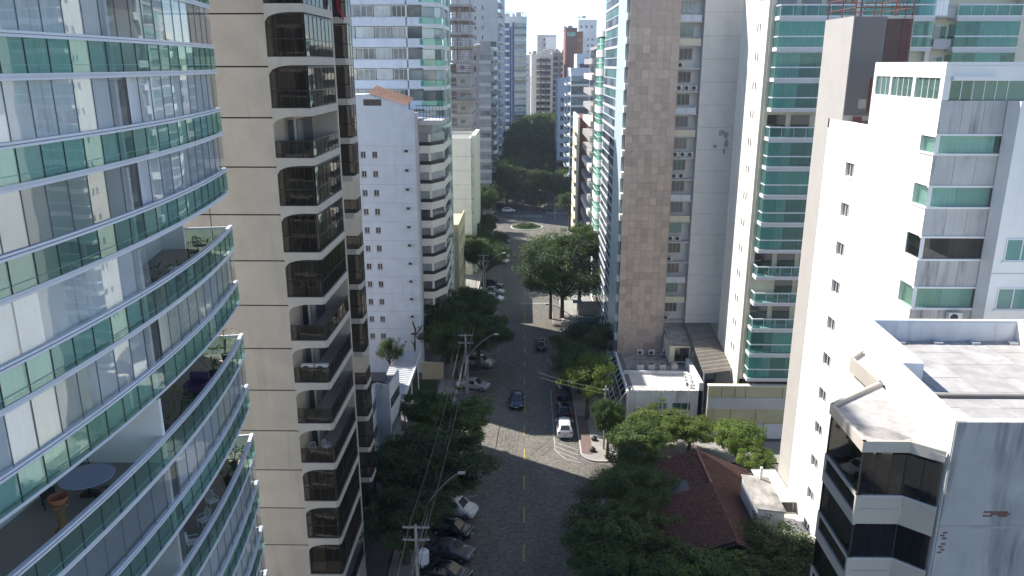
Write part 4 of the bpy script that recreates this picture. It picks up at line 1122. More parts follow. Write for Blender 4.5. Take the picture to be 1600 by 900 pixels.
# ------------------------------------------------------------------ R2: teal balcony tower
R2 = thing('apartment_tower', 'white and cream tower with long teal glass balconies behind the shop roofs', 'building', (36, 90, 0))
MB().box(25.0, 84.0, 6.9, 58, 94, 58).build('core_wall', 'cream', R2)
MB().box(24.75, 84.2, 0, 25.0, 94.2, 58).build('side_wall', 'cream_light', R2)
MB().box(25.6, 84.5, 0, 57, 93, 6.9).build('podium_void_wall', 'concrete_dark', R2)
for i in range(14):
    z0 = 9.4 + 3.0 * i
    for y in (86.6, 87.5): bx('slot_window', 'win_black', R2, 24.73, y, z0, 24.76, y + .28, z0 + .75)
FLOORS2 = [(7.6 + 3.0 * k) for k in range(16)]
open_a = {2, 3, 4, 9, 13}
def stack2(xa, xb, left_return, ks):
    n = max(3, int((xb - xa) / 1.25)); w_ = (xb - xa) / n
    for k, z in enumerate(FLOORS2):
        if k not in ks: continue
        bx('balcony_slab', 'slab_white', R2, xa - .08, 82.35, z - .32, xb + .08, 83.98, z + .08)
        bx('slab_lip', 'white_clean', R2, xa - .16, 82.28, z - .02, xb + .14, 82.349, z + .10)
        op = (k in open_a and left_return) or (not left_return and (k * 5 + int(xa)) % 4 == 0)
        bx('balustrade_rail', 'white_rail', R2, xa - .04, 82.40, z + 1.05, xb + .02, 82.52, z + 1.18)
        if not op: bx('glazing_track', 'white_rail', R2, xa, 82.44, z + 2.56, xb, 82.54, z + 2.66)
        for i in range(n):
            bx('balustrade_pane', 'glass_teal_deep', R2, xa + i * w_ + .012, 82.45, z + .085, xa + (i + 1) * w_ - .012, 82.47, z + 1.05)
            if not op: bx('window_pane', 'glass_teal_deep', R2, xa + i * w_ + .010, 82.47, z + 1.18, xa + (i + 1) * w_ - .010, 82.49, z + 2.56)
            else: bx('rail_post', 'white_rail', R2, xa + i * w_ - .02, 82.41, z + .085, xa + i * w_ + .02, 82.445, z + 1.05)
        if left_return:
            for y0, y1 in ((82.5, 83.2), (83.22, 83.95)):
                bx('end_pane', 'glass_teal_deep', R2, xa + .0, y0, z + .085, xa + .02, y1, z + 1.05)
                if not op: bx('end_pane', 'glass_teal_deep', R2, xa + .0, y0, z + 1.18, xa + .02, y1, z + 2.56)
            bx('end_rail', 'white_rail', R2, xa - .05, 82.53, z + 1.05, xa + .05, 83.98, z + 1.17)
        # curtains or the room behind
        rg2 = random.Random(k * 31 + int(xa))
        for i in range(0, n, 2):
            q = rg2.random()
            if op: 
                if q < .6: bx('sliding_door', 'win_black', R2, xa + i * w_ + .1, 83.90, z + .1, xa + (i + 1.6) * w_, 83.99, z + 2.3)
            elif q < .62: 
                key = ('cur2', round(w_, 2))
                if key not in _cache:
                    b = MB(); nn = 40
                    for t in range(nn + 1):
                        x = 2 * w_ * t / nn; y = .05 * math.sin(t * 1.25) + .015 * math.sin(t * .5)
                        b.v += [(x, y, 0), (x, y, 2.45), (x, y + .015, 0), (x, y + .015, 2.45)]
                    for t in range(nn): b.f += [(4 * t, 4 * t + 4, 4 * t + 5, 4 * t + 1), (4 * t + 2, 4 * t + 3, 4 * t + 7, 4 * t + 6)]; b.mi += [0, 0]
                    _cache[key] = b.mesh('curtain', 'curtain', True)
                inst('curtain', _cache[key], R2, (xa + i * w_, 82.8, z + .1))
            else: bx('sliding_door', 'win_black', R2, xa + i * w_ + .1, 83.92, z + .1, xa + (i + 1.7) * w_, 83.99, z + 2.3)
stack2(25.4, 32.9, True, range(0, 16))
stack2(33.6, 40.7, False, range(10, 16))
stack2(43.0, 49.3, False, range(10, 16))
MB().box(32.95, 83.0, 6.9, 33.55, 83.99, 58).build('fin_wall', 'cream_light', R2)
MB().box(40.75, 83.4, 6.9, 41.2, 83.99, 58).build('fin_wall', 'cream_light', R2)
MB().box(49.4, 82.6, 0, 56, 83.99, 58).build('end_bay_wall', 'cream', R2)
for k in range(10, 16):
    z = FLOORS2[k]
    inst('window', window_mesh('g', 1.4, 1.3, 'y', 'white_clean', 'win_pale', 2), R2, (41.5, 83.99, z + .9))
    bx('service_ledge', 'grey_light', R2, 41.2, 82.9, z - .1, 42.95, 83.98, z + .85)
    inst('window', window_mesh('h', .9, .9, 'y', 'white_clean', 'win_dark', 1), R2, (50.4, 82.59, z + 1.0))
# potted plants, chairs on two balconies
potted(26.6, 83.1, FLOORS2[4] + .1, 1.1, .5, 'green plant behind the glass near the corner of a teal balcony', 'pot', 'leaf_light', 50, 61)
potted(28.4, 83.0, FLOORS2[4] + .1, 1.0, .45, 'bushy plant along the teal balcony right of another plant', 'pot', 'leaf_mid', 50, 62)
potted(28.2, 83.1, FLOORS2[3] + .1, 1.2, .4, 'tall yellow-green plant on the teal balcony one storey below the plant pair', 'pot', 'leaf_light', 30, 63)
chair(27.0, 83.2, FLOORS2[9] + .1, .4, 'metal_dark', 'dark chair on the open teal balcony with the cream back wall', 'chairs on the teal tower')
chair(26.2, 83.2, FLOORS2[13] + .1, 2.4, 'metal_dark', 'dark chair at the corner of the topmost visible teal balcony', 'chairs on the teal tower')
chair(28.4, 83.2, FLOORS2[13] + .1, 1.0, 'wood', 'tan chair on the topmost visible teal balcony', 'chairs on the teal tower')

# ------------------------------------------------------------------ podium wall and corrugated canopy
PD = thing('parking_podium', 'yellowish podium wall with a grey band below the teal balcony tower', 'building', (26, 82.5, 0))
MB().box(21.0, 82.3, 0, 32.5, 82.6, 6.71).build('core_wall', 'concrete_dark', PD)
for x0, x1 in ((21.0, 22.5), (22.56, 24.0), (24.06, 25.2), (25.26, 29.4), (29.46, 32.5)):
    bx('upper_panel', 'yellow_dull', PD, x0, 82.1, 5.4, x1, 82.29, 6.72)
bx('coping', 'cream', PD, 20.95, 82.0, 6.721, 32.5, 82.65, 6.86)
bx('grey_band', 'grey_light', PD, 21.0, 82.05, 3.95, 32.5, 82.29, 5.38)
for x0, x1 in ((21.0, 23.7), (23.76, 26.6), (26.66, 32.5)):
    bx('lower_panel', 'yellow_dull', PD, x0, 82.12, 2.15, x1, 82.29, 3.93)
bx('shutter_band', 'grey_light', PD, 21.0, 82.16, .2, 27.6, 82.29, 2.1)
bx('white_gate', 'white_old', PD, 27.7, 82.16, .2, 32.5, 82.29, 2.1)
CN = thing('corrugated_canopy', 'dark corrugated metal canopy between the stone tower and the teal tower', 'canopy', (23, 92, 0))
n = 17
for i in range(n):
    t0, t1 = i / n, (i + 1) / n
    def cp(t, r): return (21.05 + (.25 * t) + r * (3.6 - .1 * t), 85.2 + 14.4 * t + r * 1.2, 7.0 + 1.9 * math.sin(t * 1.5) * .9)
    b = MB(); a, e = cp(t0, 0), cp(t0, 1); c_, d_ = cp(t1, 1), cp(t1, 0)
    mid0 = tuple((p_ + q_) / 2 for p_, q_ in zip(a, d_)); mid1 = tuple((p_ + q_) / 2 for p_, q_ in zip(e, c_))
    up = .14
    b.add([a, e, (mid1[0], mid1[1], mid1[2] + up), (mid0[0], mid0[1], mid0[2] + up), d_, c_] + [(p_[0], p_[1], p_[2] - .05) for p_ in (a, e, c_, d_)],
          [(0, 1, 2, 3), (3, 2, 5, 4), (9, 8, 7, 6), (0, 6, 7, 1), (4, 5, 8, 9)])
    b.build('roofing_sheet', 'corrugated', CN)
for x, y in ((21.15, 85.4), (24.55, 86.5), (21.3, 92.5), (24.6, 93.6)):
    MB().box(x, y, 0, x + .15, y + .15, 7.0).build('post', 'metal_grey', CN)
CT = thing('tiled_lean_to', 'small worn brown tiled lean-to roof beside the stone wall foot', 'roof', (19.6, 96, 0))
b = MB()
for i in range(10):
    for j in range(7):
        x = 18.6 + i * .26; y = 93.2 + j * .7; z = 7.6 + .14 * j * .7
        b.add([(x, y, z), (x + .26, y, z), (x + .26, y + .74, z + .12), (x, y + .74, z + .12), (x + .13, y, z + .08), (x + .13, y + .74, z + .2)], [(0, 4, 5, 3), (4, 1, 2, 5)])
o = b.build('roof_tiles', 'roof_moss', CT); o['kind'] = 'stuff'
MB().box(18.55, 93.3, 5.2, 21.2, 97.9, 7.5).build('wall', 'cream', CT)
bx('opening', 'win_black', CT, 19.2, 93.27, 5.4, 21.0, 93.295, 7.2)

# ------------------------------------------------------------------ shop with roof plant
SH = thing('corner_shop', 'low white shop with pale flat roof carrying air conditioners at the street corner', 'building', (16, 90, 0))
sk = MB(); wins = [(15.0, 2.6, 16.85, 3.5), (17.5, 2.55, 19.65, 3.5)]
wall_holes(sk, 'y', 84.6, -1, 12.3, 21.0, 0, 5.1, wins, .2)
sk.build('front_wall', 'white_old', SH)
MB().box(12.3, 84.82, 0, 20.9, 97.8, 4.75).build('core_wall', 'white', SH)
for (a, za, e, zb) in wins: inst('window', window_mesh('i', e - a, zb - za, 'y', 'grey_light', 'win_teal', 2), SH, (a, 84.79, za))
bx('roof_membrane', 'roof_pale', SH, 13.0, 85.1, 4.751, 20.5, 90.3, 4.80)
bx('roof_gutter', 'concrete_dark', SH, 12.4, 84.85, 4.752, 12.98, 97.7, 4.77)
bx('roof_membrane', 'roof_moss', SH, 13.0, 90.6, 4.751, 20.5, 97.7, 4.81)
bx('roof_step', 'white_old', SH, 12.4, 90.32, 4.753, 20.5, 90.58, 5.2)
MB().box(20.5, 84.6, 0, 21.0, 92.5, 6.1).build('side_parapet', 'white', SH)
MB().box(18.6, 97.4, 4.7, 21.0, 97.75, 6.4).build('rear_parapet', 'white', SH)
MB().box(12.1, 84.62, 0, 12.29, 97.8, 5.0).build('street_wall', 'white', SH)
for i in range(9): bx('parapet_clip', 'white_clean', SH, 12.6 + i * .95, 84.56, 5.101, 12.72 + i * .95, 84.9, 5.2)
for x in (13.2, 16.3, 19.3): bx('drain_pipe', 'white_clean', SH, x, 84.50, .1, x + .1, 84.59, 5.0)
# glazed steel awning frame on the street side
AW = thing('steel_awning', 'sloping white steel awning frame with glass on the street side of the white shop', 'awning', (11.2, 90, 0))
b = MB()
for i in range(9):
    y = 84.8 + i * 1.5
    b.tube([(12.05, y, 4.8), (10.5, y + .0, 2.6)], .05, 5)
for t in (0, .35, .7, 1):
    b.tube([(12.05 - 1.55 * t, 84.8, 4.8 - 2.2 * t), (12.05 - 1.55 * t, 96.8, 4.8 - 2.2 * t)], .05, 5)
for i in range(0, 8): b.tube([(12.05, 84.8 + i * 1.5, 4.8), (10.5, 86.3 + i * 1.5, 2.6)], .04, 5)
b.build('frame', 'white_clean', AW)
for i in range(8):
    y = 84.85 + i * 1.5
    MB().add([(12.0, y, 4.76), (12.0, y + 1.4, 4.76), (10.55, y + 1.4, 2.70), (10.55, y, 2.70), (12.0, y, 4.74), (12.0, y + 1.4, 4.74), (10.55, y + 1.4, 2.68), (10.55, y, 2.68)], [(0, 1, 2, 3), (7, 6, 5, 4)]).build('glass_panel', 'glass_brown', AW)
# roof plant on the shop
def roof_ac(x, y, z, label, rz=0, group='air conditioners on the shop roof'):
    o = ac_unit(None, x, y, z); o.rotation_euler.z = rz; tag(o, label, 'air conditioner', group); return o
for q, x in enumerate((14.9, 16.4, 18.2)):
    roof_ac(x, 96.4, 5.0 if q < 2 else 5.02, ('leftmost', 'middle', 'rightmost')[q] + ' white air conditioner against the stone wall on the shop roof')
    bx('stand', 'concrete', bpy.data.objects[-1] if False else None, 0, 0, 0, .1, .1, .1) if False else None
for q in range(4):
    roof_ac(19.35 + .12 * q, 86.6 + q * .95, 4.81, ('nearest', 'second', 'third', 'farthest')[q] + ' air conditioner of the row along the white parapet of the shop roof', R(-62))
for q, x in enumerate((14.6, 16.0, 17.4, 18.9)):
    o = thing('condenser_unit', ('first', 'second', 'third', 'fourth')[q] + ' round-topped condenser from the street in the row on the mossy shop roof', 'condenser', (x, 91.6, 4.82), 'condensers on the shop roof')
    MB().box(-.42, -.42, .08, .42, .42, .78).build('case', 'zinc', o, loc=(x, 91.6, 4.82))
    MB().lathe([(.40, .78), (.40, .9), (.34, .9), (.33, .84)], 18).build('fan_shroud', 'metal_grey', o, loc=(x, 91.6, 4.82))
    MB().lathe([(.32, .82), (.30, .87), (.05, .90)], 12).build('fan', 'ac_white' if q == 3 else 'ac_dark', o, loc=(x, 91.6, 4.82))
    MB().box(-.5, -.5, 0, .5, .5, .08).build('plinth', 'concrete', o, loc=(x, 91.6, 4.82))

# ------------------------------------------------------------------ R3: white block with grey stair core
R3 = thing('apartment_block', 'sunlit white block with teal corner windows and glazed penthouse', 'building', (30, 55, 0))
GX = 24.0
sk = MB(); wins = []
zs3 = [33.95 - 3.02 * i for i in range(11)]
for z in zs3: wins.append((57.2, z, 58.75, z + 1.05))
cw = [(36.95, 38.05), (33.78, 35.02), (30.58, 31.95), (27.45, 28.78), (24.4, 25.7), (21.3, 22.6), (18.2, 19.5), (15.1, 16.4)]
for a, b_ in cw: wins.append((46.4, a, 48.15, b_))
wall_holes(sk, 'x', GX, -1, 46.4, 63.1, 0, 37.9, wins, .25)
ph = [(46.85, 40.05, 49.8, 41.25), (50.15, 40.05, 53.0, 41.25), (53.25, 40.05, 55.4, 41.25)]
wall_holes(sk, 'x', GX, -1, 46.4, 55.8, 37.9, 42.13, ph, .2)
sk.build('street_wall', 'white_bright', R3)
MB().box(GX + .26, 48.2, 0, 40, 63.1, 37.2).box(GX + 1.9, 46.7, 0, 27.8, 48.2, 37.0).build('core_wall', 'white', R3)
MB().box(GX + .0, 62.85, 37.2, 40, 63.1, 37.9).box(GX + .002, 55.8, 37.2, GX + .3, 62.85, 37.898).build('roof_parapet', 'white_bright', R3)
MB().box(GX + .3, 55.8, 37.1, 40, 62.8, 37.28).build('roof_deck', 'roof_dirty', R3)
MB().box(GX + .02, 46.42, 41.95, 40, 55.8, 42.14).build('penthouse_roof', 'white_clean', R3)
MB().box(GX + .02, 55.5, 37.2, 40, 55.78, 41.94).build('penthouse_rear_wall', 'white', R3)
MB().box(GX + 3.4, 49.4, 37.2, 40, 55.4, 41.9).build('penthouse_inner_wall', 'interior', R3)
MB().box(GX + .3, 46.7, 39.6, 40, 55.4, 39.8).build('penthouse_floor', 'interior_floor', R3)
for z in zs3:
    inst('window', window_mesh('j', 1.55, 1.05, 'x', 'white_clean', 'win_black', 3), R3, (GX + .2, 57.2, z))
    bx('window_sill', 'white_clean', R3, GX - .06, 57.1, z - .07, GX + .2, 58.85, z - .005)
for a, za, e, zb in ph:
    n = 4 if e - a > 2.5 else 3; w_ = (e - a) / n
    for i in range(n): bx('window_pane', 'glass_teal', R3, GX + .1, a + i * w_ + .02, za + .03, GX + .12, a + (i + 1) * w_ - .02, zb - .02)
    for i in range(n + 1): bx('mullion', 'white_clean', R3, GX + .08, a + i * w_ - .02, za, GX + .14, a + i * w_ + .02, zb)
# front face: concrete panels and strip windows
FYR = 46.4
edges = [(38.06, 40.0)] + [(cw[i + 1][1] + .02, cw[i][0] - .02) for i in range(len(cw) - 1)] + [(0, cw[-1][0] - .02)]
for i, (za, zb) in enumerate(edges):
    xs = [GX + .02, 25.3, 26.55, 27.78]
    for q in range(3): bx('concrete_panel', 'concrete_panel', R3, xs[q] + .01, FYR + .0, za + .01, xs[q + 1] - .01, FYR + .24, zb - .01)
for i, (za, zb) in enumerate(cw):
    bx('window_head', 'white_clean', R3, GX - .04, FYR - .08, zb - .06, 27.78, FYR + .1, zb + .06)
    bx('window_sill', 'white_clean', R3, GX - .06, FYR - .10, za - .1, 27.78, FYR + .2, za + .02)
    bx('window_sill', 'white_clean', R3, GX - .06, FYR + .21, za - .1, GX + .24, 48.2, za + .02)
    for q in range(5):
        bx('window_pane', 'glass_teal' if i != 2 else 'glass_brown', R3, GX + .08 + q * .735, FYR + .06, za + .03, GX + .80 + q * .735, FYR + .08, zb - .07)
    for q in range(2):
        bx('window_pane', 'glass_teal' if i != 2 else 'glass_brown', R3, GX + .06, FYR + .1 + q * .83, za + .03, GX + .08, FYR + .9 + q * .83, zb - .02)
    if i != 2:
        b = MB(); nn = 70
        for t in range(nn + 1):
            x = GX + .3 + 3.3 * t / nn; y = FYR + .35 + .05 * math.sin(t * 1.5)
            b.v += [(x, y, za - .3), (x, y, zb + .3), (x, y + .015, za - .3), (x, y + .015, zb + .3)]
        for t in range(nn): b.f += [(4 * t, 4 * t + 4, 4 * t + 5, 4 * t + 1), (4 * t + 2, 4 * t + 3, 4 * t + 7, 4 * t + 6)]; b.mi += [0, 0]
        b.build('curtain', 'curtain' if i != 3 else 'curtain_warm', R3, True)
        b = MB()
        for t in range(31):
            y = FYR + .4 + 1.3 * t / 30; x = GX + .35 + .04 * math.sin(t * 1.5)
            b.v += [(x, y, za - .3), (x, y, zb + .3), (x + .015, y, za - .3), (x + .015, y, zb + .3)]
        for t in range(30): b.f += [(4 * t, 4 * t + 1, 4 * t + 5, 4 * t + 4), (4 * t + 2, 4 * t + 6, 4 * t + 7, 4 * t + 3)]; b.mi += [0, 0]
        b.build('curtain', 'curtain' if i != 3 else 'curtain_warm', R3, True)
# penthouse front
bx('penthouse_fascia', 'white_bright', R3, GX + .003, FYR, 41.30, 34, FYR + .25, 41.94)
bx('penthouse_pier', 'white_bright', R3, GX + .003, FYR, 40.01, GX + .36, FYR + .25, 41.299)
bx('awning_box', 'white_clean', R3, GX + .4, FYR - .25, 41.12, 26.9, FYR - .01, 41.34)
for q in range(6):
    x = GX + .40 + q * .66
    bx('window_pane', 'glass_teal', R3, x + .02, FYR + .08, 40.05, x + .64, FYR + .10, 41.1)
    bx('mullion', 'white_clean', R3, x - .02, FYR + .05, 40.03, x + .02, FYR + .14, 41.12)
for q in range(3):
    bx('window_pane', 'glass_teal', R3, 28.36 + q * 1.2, FYR + .08, 40.05, 29.5 + q * 1.2, FYR + .10, 41.28)
bx('window_track', 'white_clean', R3, GX + .38, FYR + .02, 41.1, 34, FYR + .2, 41.298)
MB().box(GX + .3, 46.9, 40.0, GX + .32, 46.95, 40.02).build('floor_trim', 'white', R3)
# forward bay at the right
MB().box(27.8, 45.1, 0, 40, 46.39, 40.0).build('forward_bay_wall', 'white_bright', R3)
for i in range(7):
    inst('window', window_mesh('k', 1.9, 1.35, 'y', 'white_clean', 'win_teal', 2), R3, (28.35, 45.09, 30.8 - 3.02 * i + 0))
    bx('window_sill', 'white_clean', R3, 28.25, 44.98, 30.7 - 3.02 * i, 30.4, 45.09, 30.79 - 3.02 * i)
    bx('joint_line', 'grey_light', R3, 27.82, 45.085, 30.0 - 3.02 * i, 40, 45.097, 30.06 - 3.02 * i)
# grey stair core
MB().box(GX - .0, 63.15, 0, 28.4, 66.0, 37.9).box(GX, 60.4, 37.901, 28.4, 66.0, 45.4).build('stair_core', 'grey_core', R3)
bx('cladding_and_shade', 'grey_dark', R3, GX + .05, 60.34, 38.3, 26.4, 60.395, 45.36)  # darker grey puts the shade of the front side into the colour
bx('cladding_and_shade', 'maroon', R3, 26.45, 60.3, 38.0, 28.3, 60.395, 45.2)
bx('core_window', 'win_mixed', R3, 25.0, 60.30, 38.8, 25.6, 60.338, 39.5)
bx('rust_downpipe', 'rust_red', R3, 25.75, 60.22, 38.6, 25.95, 60.335, 41.0)
bx('service_hut', 'white', R3, 26.0, 57.0, 37.3, 27.4, 58.6, 38.6)
bx('service_door', 'rust_red', R3, 24.8, 60.25, 37.3, 25.4, 60.33, 38.2)
b = MB()
for x, y in ((24.1, 60.5), (25.5, 60.5), (27, 60.5), (28.3, 60.5), (28.3, 63), (28.3, 65.9), (26.2, 65.9), (24.1, 65.9), (24.1, 63)):
    b.tube([(x, y, 45.4), (x, y, 47.3)], .05, 5)
for z in (46.0, 46.7, 47.3): b.tube([(24.1, 60.5, z), (28.3, 60.5, z), (28.3, 65.9, z), (24.1, 65.9, z), (24.1, 60.5, z)], .04, 5)
for q in range(3): b.tube([(24.4 + q * 1.3, 60.5, 45.4), (25.6 + q * 1.3, 60.5, 47.3)], .03, 4)
b.build('roof_railing', 'rust_red', R3)
b = MB()
for z in range(12): b.tube([(27.6, 60.15, 40 + z * .5), (28.1, 60.15, 40 + z * .5)], .025, 4)
b.tube([(27.6, 60.15, 38), (27.6, 60.15, 46.4)], .03, 4); b.tube([(28.1, 60.15, 38), (28.1, 60.15, 46.4)], .03, 4)
b.build('ladder', 'rust_red', R3)
ds = thing('satellite_dish', 'grey satellite dish on the low roof before the grey stair core', 'satellite dish', (25.7, 57.6, 37.3))
MB().tube([(0, 0, 0), (0, 0, 1.35)], .035, 6).build('mast', 'metal_grey', ds, loc=(25.7, 57.6, 37.3))
d = MB(); d.lathe([(.03, 0), (.25, .05), (.42, .16), (.44, .17), (.25, .07), (.03, .02)], 18)
o = d.build('reflector', 'ac_white', ds, loc=(25.7, 57.6, 38.65)); o.rotation_euler = (R(55), 0, R(40))
ac = ac_unit(None, 26.2, 45.95, 26.6); tag(ac, 'white air conditioner on the wall below the lowest visible teal corner window', 'air conditioner')

# ------------------------------------------------------------------ R4: near block, lower right
R4 = thing('apartment_block', 'nearby white block with slab roof terrace and angular dark glass bays, lower right', 'building', (24, 34, 0))
outl = [(17.13, 28.38), (17.56, 34.65), (18.81, 41.31), (34, 41.31), (34, 28.38)]
MB().prism(outl, 0, 27.1).build('core_wall', 'white', R4)
bx('front_wall_face', 'wall_stained', R4, 17.16, 28.30, 0, 34, 28.378, 28.38)
pp = MB()
pp.prism([(17.13, 28.382), (17.56, 34.6), (17.90, 34.6), (17.47, 28.7), (17.6, 28.7), (17.6, 28.382)], 27.1, 28.4)
pp.prism([(17.56, 34.65), (18.93, 34.58), (19.3, 41.07), (18.81, 41.31)], 27.1, 28.4)
pp.box(19.31, 41.07, 27.1, 34, 41.31, 28.4)
pp.box(17.61, 28.382, 27.1, 34, 28.66, 28.39)
pp.box(27.2, 28.7, 27.1, 27.45, 41.05, 28.38)
pp.build('parapet', 'white_bright', R4)
bx('rear_parapet_face', 'white_old', R4, 19.32, 41.02, 27.2, 27.19, 41.066, 28.3)
for i in range(5):
    for j in range(7):
        x0 = 17.6 + i * 1.93; y0 = 28.75 + j * 1.755
        xa = max(x0, 17.95 if y0 < 34 else 19.3)
        if y0 + 1.755 > 34.5 and i == 0: xa = 19.33
        x1 = min(x0 + 1.93, 27.19)
        if x1 - xa > .25: bx('roof_slab', 'roof_slab', R4, xa + .012, y0 + .012, 27.11, x1 - .012, min(y0 + 1.743, 41.0), 27.19 + .004 * ((i + j) % 3))
bx('roof_beam', 'concrete_dark', R4, 18.6, 33.3, 27.2, 27.15, 33.5, 27.34)
for q in range(4):
    b = bx('parapet_anchor', 'grey_light', R4, 20.5 + q * 2.05, 40.45, 27.2, 20.95 + q * 2.05, 40.8, 27.32)
bx('moss_patch', 'roof_moss', R4, 23.3, 31.1, 27.205, 27.1, 33.2, 27.212)
# bays
bay = [(14.2, 33.0), (14.15, 29.4), (16.0, 29.4), (16.98, 28.5), (17.45, 33.0), (17.5, 35.6)]
def off(poly, d):
    c = Vector((16.3, 31.5)); r_ = []
    for x, y in poly:
        v = Vector((x, y)) - c; r_.append((c.x + v.x * (1 + d), c.y + v.y * (1 + d)))
    return r_
MB().prism(off(bay, .03), 26.55, 26.82).build('bay_roof', 'bay_roof', R4)
ed = off(bay, .05)
b = MB()
for p, q in ((ed[5], ed[0]), (ed[0], ed[1]), (ed[1], ed[2]), (ed[2], (17.0, 28.45))): b.seg(p, q, .16, 26.5, 27.0)
b.build('bay_roof_upstand', 'cream_fascia', R4)
mo = MB().prism([(14.5, 30.2), (14.5, 31.4), (15.6, 31.0), (16.4, 30.0), (15.4, 29.7)], 26.821, 26.828).build('moss_patch', 'roof_moss', R4)
# narrow second roof beyond
b = MB().prism([(17.5, 35.7), (17.45, 39.0), (18.4, 40.0), (18.6, 40.0), (17.75, 35.7)], 26.5, 26.8).build('rear_bay_roof', 'bay_roof', R4)
MB().seg((17.40, 39.0), (17.45, 35.6), .12, 26.2, 27.0).seg((18.4, 40.1), (17.40, 39.0), .12, 26.2, 27.0).build('rear_bay_upstand', 'cream_fascia', R4)
MB().prism([(17.7, 35.8), (17.65, 38.9), (18.5, 39.9), (18.6, 39.9), (17.8, 35.8)], 0, 26.49).build('rear_bay_wall', 'cream_light', R4)
sides = [(bay[0], bay[1], 4), (bay[1], bay[2], 3), (bay[2], bay[3], 2), (bay[5], bay[0], 4)]
for k in range(8):
    zr = 24.45 - 3.05 * k
    zs_ = zr - 1.25
    if zs_ < 1: break
    MB().prism(off(bay, .0), zs_ - .05, zs_ + .12).build('bay_floor', 'interior_floor', R4)
    # parapet: solid front, two bands with a glass slot on the street side
    f = MB(); e = off(bay, .035)
    f.seg(e[1], e[2], .14, zs_ - .10, zr - .06).seg(e[2], (16.98, 28.42), .14, zs_ - .10, zr - .06)
    f.build('bay_parapet', 'cream_fascia', R4)
    f = MB(); f.seg(e[1], e[2], .18, zr - .058, zr + .02).seg(e[2], (16.98, 28.40), .18, zr - .058, zr + .02); f.build('bay_coping', 'grey_light', R4)
    f = MB(); f.seg(e[0], e[1], .14, zs_ - .15, zs_ + .35).seg(e[0], e[1], .2, zr - .12, zr + .02).seg(e[5], e[0], .14, zs_ - .15, zr); f.build('bay_band', 'cream_fascia', R4)
    f = MB(); f.seg(off(bay, .03)[1], off(bay, .03)[2], .02, zr - .62, zr - .59); 
    bx('band_line', 'concrete', R4, 14.3, 29.315, zr - .64, 15.95, 29.33, zr - .60)
    inst('slot_pane', seg_mesh('slot_pane', 'glass_smoke', bay[0], bay[1], .36, 1.12), R4, (0, 0, zs_))
    for (p, q, n) in sides:
        d = Vector((q[0] - p[0], q[1] - p[1]))
        for i in range(n):
            a = (p[0] + d.x * i / n, p[1] + d.y * i / n); e2 = (p[0] + d.x * (i + 1) / n, p[1] + d.y * (i + 1) / n)
            nd = d.normalized() * .012
            inst('window_pane', seg_mesh('window_pane', 'glass_brown', (a[0] + nd.x, a[1] + nd.y), (e2[0] - nd.x, e2[1] - nd.y), .02, 1.90), R4, (0, 0, zr))
    for x, y in (bay[0], bay[1], bay[2]): bx('corner_post', 'metal_dark', R4, x - .03, y - .03, zr, x + .03, y + .03, zr + 1.93)
    if k in (1, 2, 4):
        d = MB()
        nn = 40
        for t in range(nn + 1):
            x = 14.35 + .05 * math.sin(t * 1.3); y = 29.7 + 3.0 * t / nn
            d.v += [(x, y, zs_ + .15), (x, y, zr + 1.85), (x + .012, y, zs_ + .15), (x + .012, y, zr + 1.85)]
        for t in range(nn): d.f += [(4 * t, 4 * t + 4, 4 * t + 5, 4 * t + 1), (4 * t + 2, 4 * t + 3, 4 * t + 7, 4 * t + 6)]; d.mi += [0, 0]
        d.build('curtain', 'curtain_grey' if k != 4 else 'curtain', R4, True)
MB().prism([(16.95, 28.9), (17.1, 28.9), (17.3, 32.9), (17.2, 32.9)], 20, 26.4).build('bay_back_wall', 'interior_dark', R4)
# furniture seen through the top bay
ty_ = 24.45 - 1.25 + .13
td = thing('dining_table', 'wooden table inside the top dark glass bay of the nearby block', 'table', (15.5, 31.2, ty_))
MB().box(-.5, -.9, .71, .5, .9, .76).build('tabletop', 'wood', td, loc=(15.5, 31.2, ty_))
for sx in (-.44, .38):
    for sy in (-.84, .78): MB().box(sx, sy, 0, sx + .06, sy + .06, .71).build('leg', 'wood', td, loc=(15.5, 31.2, ty_))
sf = thing('sofa', 'cream sofa against the back of the top dark glass bay', 'sofa', (16.4, 30.4, ty_))
MB().box(-.4, -1.0, .1, .4, 1.0, .42).build('seat', 'cream_light', sf, loc=(16.4, 30.4, ty_))
MB().box(.3, -1.0, .42, .48, 1.0, .85).build('backrest', 'cream_light', sf, loc=(16.4, 30.4, ty_))
for sy in (-1.1, .98): MB().box(-.4, sy, .1, .45, sy + .12, .62).build('armrest', 'cream_light', sf, loc=(16.4, 30.4, ty_))
chair(14.8, 30.6, ty_, -.6, 'plastic_white', 'white chair by the window of the top dark glass bay', 'chairs in the glass bay')
chair(14.9, 31.9, ty_, -1.6, 'wood', 'wooden chair at the table in the top dark glass bay', 'chairs in the glass bay')
potted(16.6, 28.95, 24.45 - 6.1 - 1.1, 1.6, .55, 'dark green plant at the corner of a lower dark glass bay', 'pot_dark', 'leaf_dark', 90, 77)
# exposed brick patches on the stained front wall
bp = MB()
rg = random.Random(8)
for cx, cz, nx, nz in ((19.35, 24.15, 5, 3), (17.35, 22.4, 1, 9)):
    for i in range(nx):
        for j in range(nz):
            if rg.random() < .85: bp.box(cx + i * .2 - nx * .1 + (.1 if j % 2 else 0), 28.285, cz + j * .09 * (1.5 if nx == 1 else 1), cx + i * .2 - nx * .1 + .18 + (.1 if j % 2 else 0), 28.299, cz + j * .09 * (1.5 if nx == 1 else 1) + .075)
bp.build('exposed_bricks', 'brick_old', R4)['kind'] = 'stuff'
for z in (23.6, 20.6, 17.6): bx('floor_line', 'concrete', R4, 17.2, 28.28, z, 34, 28.299, z + .14)

